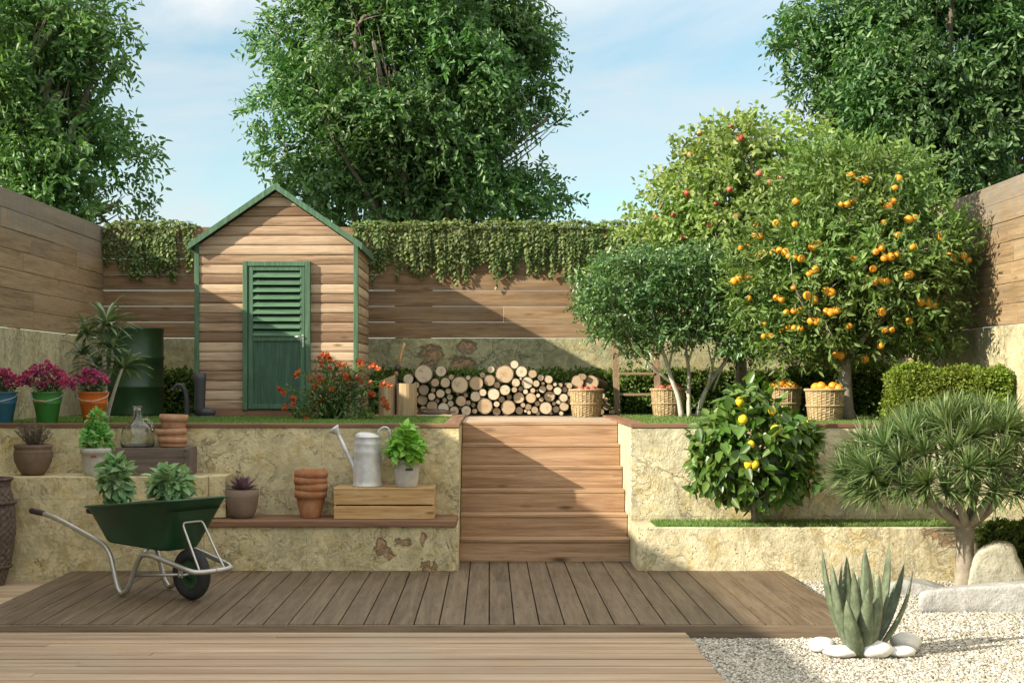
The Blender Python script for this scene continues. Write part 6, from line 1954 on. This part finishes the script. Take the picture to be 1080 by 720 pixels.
# ------------------------------------------------------------------ agave, pebbles, stones
def agave():
    k = Mat('agave_leaf'); o = k.obj()
    n = k.noise(o, 14, 6, .7); n2 = k.noise(k.scale(o, (1, 1, .25)), 40, 4, .6); r = k.isl()
    c = k.ramp(n, [(.3, (.055, .078, .045)), (.5, (.105, .137, .08)), (.72, (.19, .22, .145))])
    c = k.mix(k.math('MULTIPLY', k.maprange(n2, .52, .7), .5), c, (.24, .28, .2))
    c = k.mix(k.math('MULTIPLY', k.maprange(k.noise(o, 60, 3, .7), .55, .7), .4), c, (.1, .13, .075))
    k.done(k.pbr(c, .55, .4, normal=k.bump(n, .25, .006)))
    D = 8.74; x0 = X(907, D)
    t = thing('agave', 'grey green agave with tall pointed leaves in the gravel ringed by white pebbles', 'agave', (x0, D, GZ))
    tips = [(867, 578, -.05, 1.05, .24), (877, 593, -.16, 1, .1), (888, 592, .0, 1, .05), (893, 586, .18, .95, .05), (900, 600, -.22, .9, .0), (912, 577, -.05, 1.25, -.03), (906, 606, .12, .9, 0), (921, 598, .1, 1, -.02), (938, 571, .05, 1.15, -.12), (927, 604, -.2, .95, -.05), (954, 593, .12, .95, -.16), (963, 601, -.08, 1, -.22), (947, 610, .2, .9, -.1), (880, 612, .2, .9, .12), (916, 620, -.26, 1.1, .0), (893, 632, -.25, 1.05, .1)]
    for i, (px, py, dy, wd, bend) in enumerate(tips):
        tip = P(px, py, D + dy)
        bx = x0 + (tip[0] - x0) * .3; by = D + dy * .4
        base = np.array([bx * 1.0 + (x0 - bx) * .35, by, GZ - .03])
        side = np.array([tip[0] - x0, dy, 0]); side = nrm(side) if np.linalg.norm(side) > .02 else np.array([0, -1., 0])
        ax = nrm(tip - base); Lh = np.linalg.norm(tip - base)
        tang = nrm(np.cross(ax, side)); N = np.cross(tang, ax)   # N points inward/outward
        if np.dot(N, side) < 0: N = -N
        rows = 14; vs = []; cs = [(-1, -.28), (-.55, .12), (0, .3), (.55, .12), (1, -.28), (.5, -.02), (0, .03), (-.5, -.02)]
        for r_ in range(rows + 1):
            f = r_ / rows
            w = .053 * wd * (math.sin(math.pi * (.2 + .8 * f ** .8)) ** .75) * (1 if f < .9 else 1) + .0008
            w *= (1.0 - .35 * max(0, .25 - f) / .25)
            bow = side * (.05 * math.sin(math.pi * f) - .0) * (1 if abs(bend) > .02 else .3)
            c_ = base + (tip - base) * f + bow
            for (a, e) in cs: vs.append(c_ + tang * a * w - (-N) * e * w * -1.0 * (-1))
        m = len(cs); fs = [(q * m + s, q * m + (s + 1) % m, (q + 1) * m + (s + 1) % m, (q + 1) * m + s) for q in range(rows) for s in range(m)]
        fs += [tuple(range(m)), tuple(rows * m + s for s in range(m))]
        b = MB(); b.add(vs, fs, True); b.build('leaf', k.m, t)
    k2 = Mat('white_pebble'); n = k2.noise(k2.obj(), 14, 5, .6); k2.done(k2.pbr(k2.ramp(n, [(.3, (.6, .59, .57)), (.7, (.78, .78, .76))]), .7, .3, normal=k2.bump(k2.noise(k2.obj(), 60, 4, .6), .2, .004)))
    for i, (px, py, rx, ry, lab) in enumerate([(867, 683, 13, 7, 'leftmost white pebble at the foot of the agave'), (887.5, 689, 17, 5.5, 'flat white pebble in front of the agave, second from left'), (922.7, 688, 17, 8, 'largest rounded white pebble right in front of the agave'), (950, 689, 13.5, 5, 'low flat white pebble at the right front of the agave'), (955, 681, 14, 9, 'white pebble behind the low flat one at the right of the agave'), (905, 676, 14, 6, 'white pebble half hidden behind the agave leaves')]):
        rx, ry = rx * 1.15, ry * 1.2; d = 1500 * (EYE - GZ) / (py + ry * .5 - 400)
        p = P(px, py, d); a = rx * d / F; h = ry * d / F
        b = MB(); b.blob((p[0], d, GZ + h * .9), (a, a * .72, h), 24, 14, .05, 300 + i); o = b.build('pebble', k2.m, origin=(p[0], d, GZ)); tag(o, lab, 'pebble', 'white pebbles round the agave')
agave()
def rocks():
    def rock_mat(name, a, c_, e):
        k = Mat(name); o = k.obj(); n = k.noise(o, 5, 8, .7, .4); n2 = k.noise(o, 24, 6, .7)
        c = k.ramp(n, [(.3, a), (.5, c_), (.7, e)]); c = k.mix(k.math('MULTIPLY', k.maprange(n2, .5, .72), .5), c, tuple(v * .55 for v in a))
        return k.done(k.pbr(c, .9, .2, normal=k.bump(k.math('ADD', n, k.math('MULTIPLY', n2, .5)), .9, .03)))
    m_r = rock_mat('boulder_stone', (.3, .28, .22), (.44, .42, .34), (.56, .54, .46))
    m_k = rock_mat('kerb_stone', (.3, .3, .3), (.42, .42, .42), (.54, .54, .53))
    def rough(pts_front, d0, d1, seed, name, m, lab, cat, amp=.012):
        b = MB(); n = len(pts_front)
        bm = bmesh.new()
        f0 = [bm.verts.new((x, d0, z)) for x, z in pts_front]; cxm = sum(q[0] for q in pts_front) / n; f1 = [bm.verts.new((cxm * d1 / d0 + (x - cxm) * .86, d1, z - .02)) for x, z in pts_front]
        bm.faces.new(f0); bm.faces.new(list(reversed(f1)))
        for i in range(n): bm.faces.new((f0[i], f1[i], f1[(i + 1) % n], f0[(i + 1) % n]))
        bmesh.ops.recalc_face_normals(bm, faces=bm.faces)
        bmesh.ops.bevel(bm, geom=list(bm.edges), offset=.03, segments=2, profile=.6, affect='EDGES', clamp_overlap=True)
        bmesh.ops.triangulate(bm, faces=bm.faces)
        for _ in range(3): bmesh.ops.subdivide_edges(bm, edges=[e for e in bm.edges if e.calc_length() > .045], cuts=1)
        bmesh.ops.triangulate(bm, faces=[f for f in bm.faces if len(f.verts) > 4])
        for _ in range(2): bmesh.ops.smooth_vert(bm, verts=bm.verts, factor=.4, use_axis_x=True, use_axis_y=True, use_axis_z=True)
        rg = np.random.default_rng(seed); ph = rg.uniform(0, 6, (7, 3)); fr = rg.uniform(-14, 14, (7, 3))
        bm.normal_update()
        for v in bm.verts:
            w_ = sum(math.sin(fr[q][0] * v.co.x + fr[q][1] * v.co.y + fr[q][2] * v.co.z + ph[q][0]) for q in range(7)) / 4
            v.co += v.normal * (w_ * amp + rg.normal(0, amp * .15))
        bm.verts.index_update()
        b.add([tuple(v.co) for v in bm.verts], [tuple(v.index for v in f.verts) for f in bm.faces], True)
        o = b.build(name, m, origin=(pts_front[0][0], d0, GZ)); bm.free(); tag(o, lab, cat)
    d = 10.75
    rough([(X(a, d), Z(c, d)) for a, c in [(1018, 640), (1022, 606), (1027, 583), (1040, 576), (1054, 572.5), (1070, 577), (1074, 590), (1081, 602), (1088, 640)]], d, d + .42, 401, 'boulder', m_r, 'pale rounded boulder right of the dragon tree trunk', 'boulder', .014)
    d = 10.3
    rough([(X(a, d), Z(c, d)) for a, c in [(968, 648), (968.5, 624), (1000, 620), (1040, 617), (1090, 614), (1180, 611), (1180, 648)]], d, d + .3, 402, 'kerb_stone', m_k, 'long pale grey stone kerb in front of the boulder and dragon tree', 'kerb stone', .008)
    d = 11.1
    rough([(X(a, d), Z(c, d)) for a, c in [(925, 630), (938, 615), (955, 611.5), (980, 616), (1003, 622), (1006, 632)]], d, d + .4, 403, 'flat_stone', m_k, 'low flat grey stone lying left of the dragon tree behind the agave', 'stone', .01)
rocks()
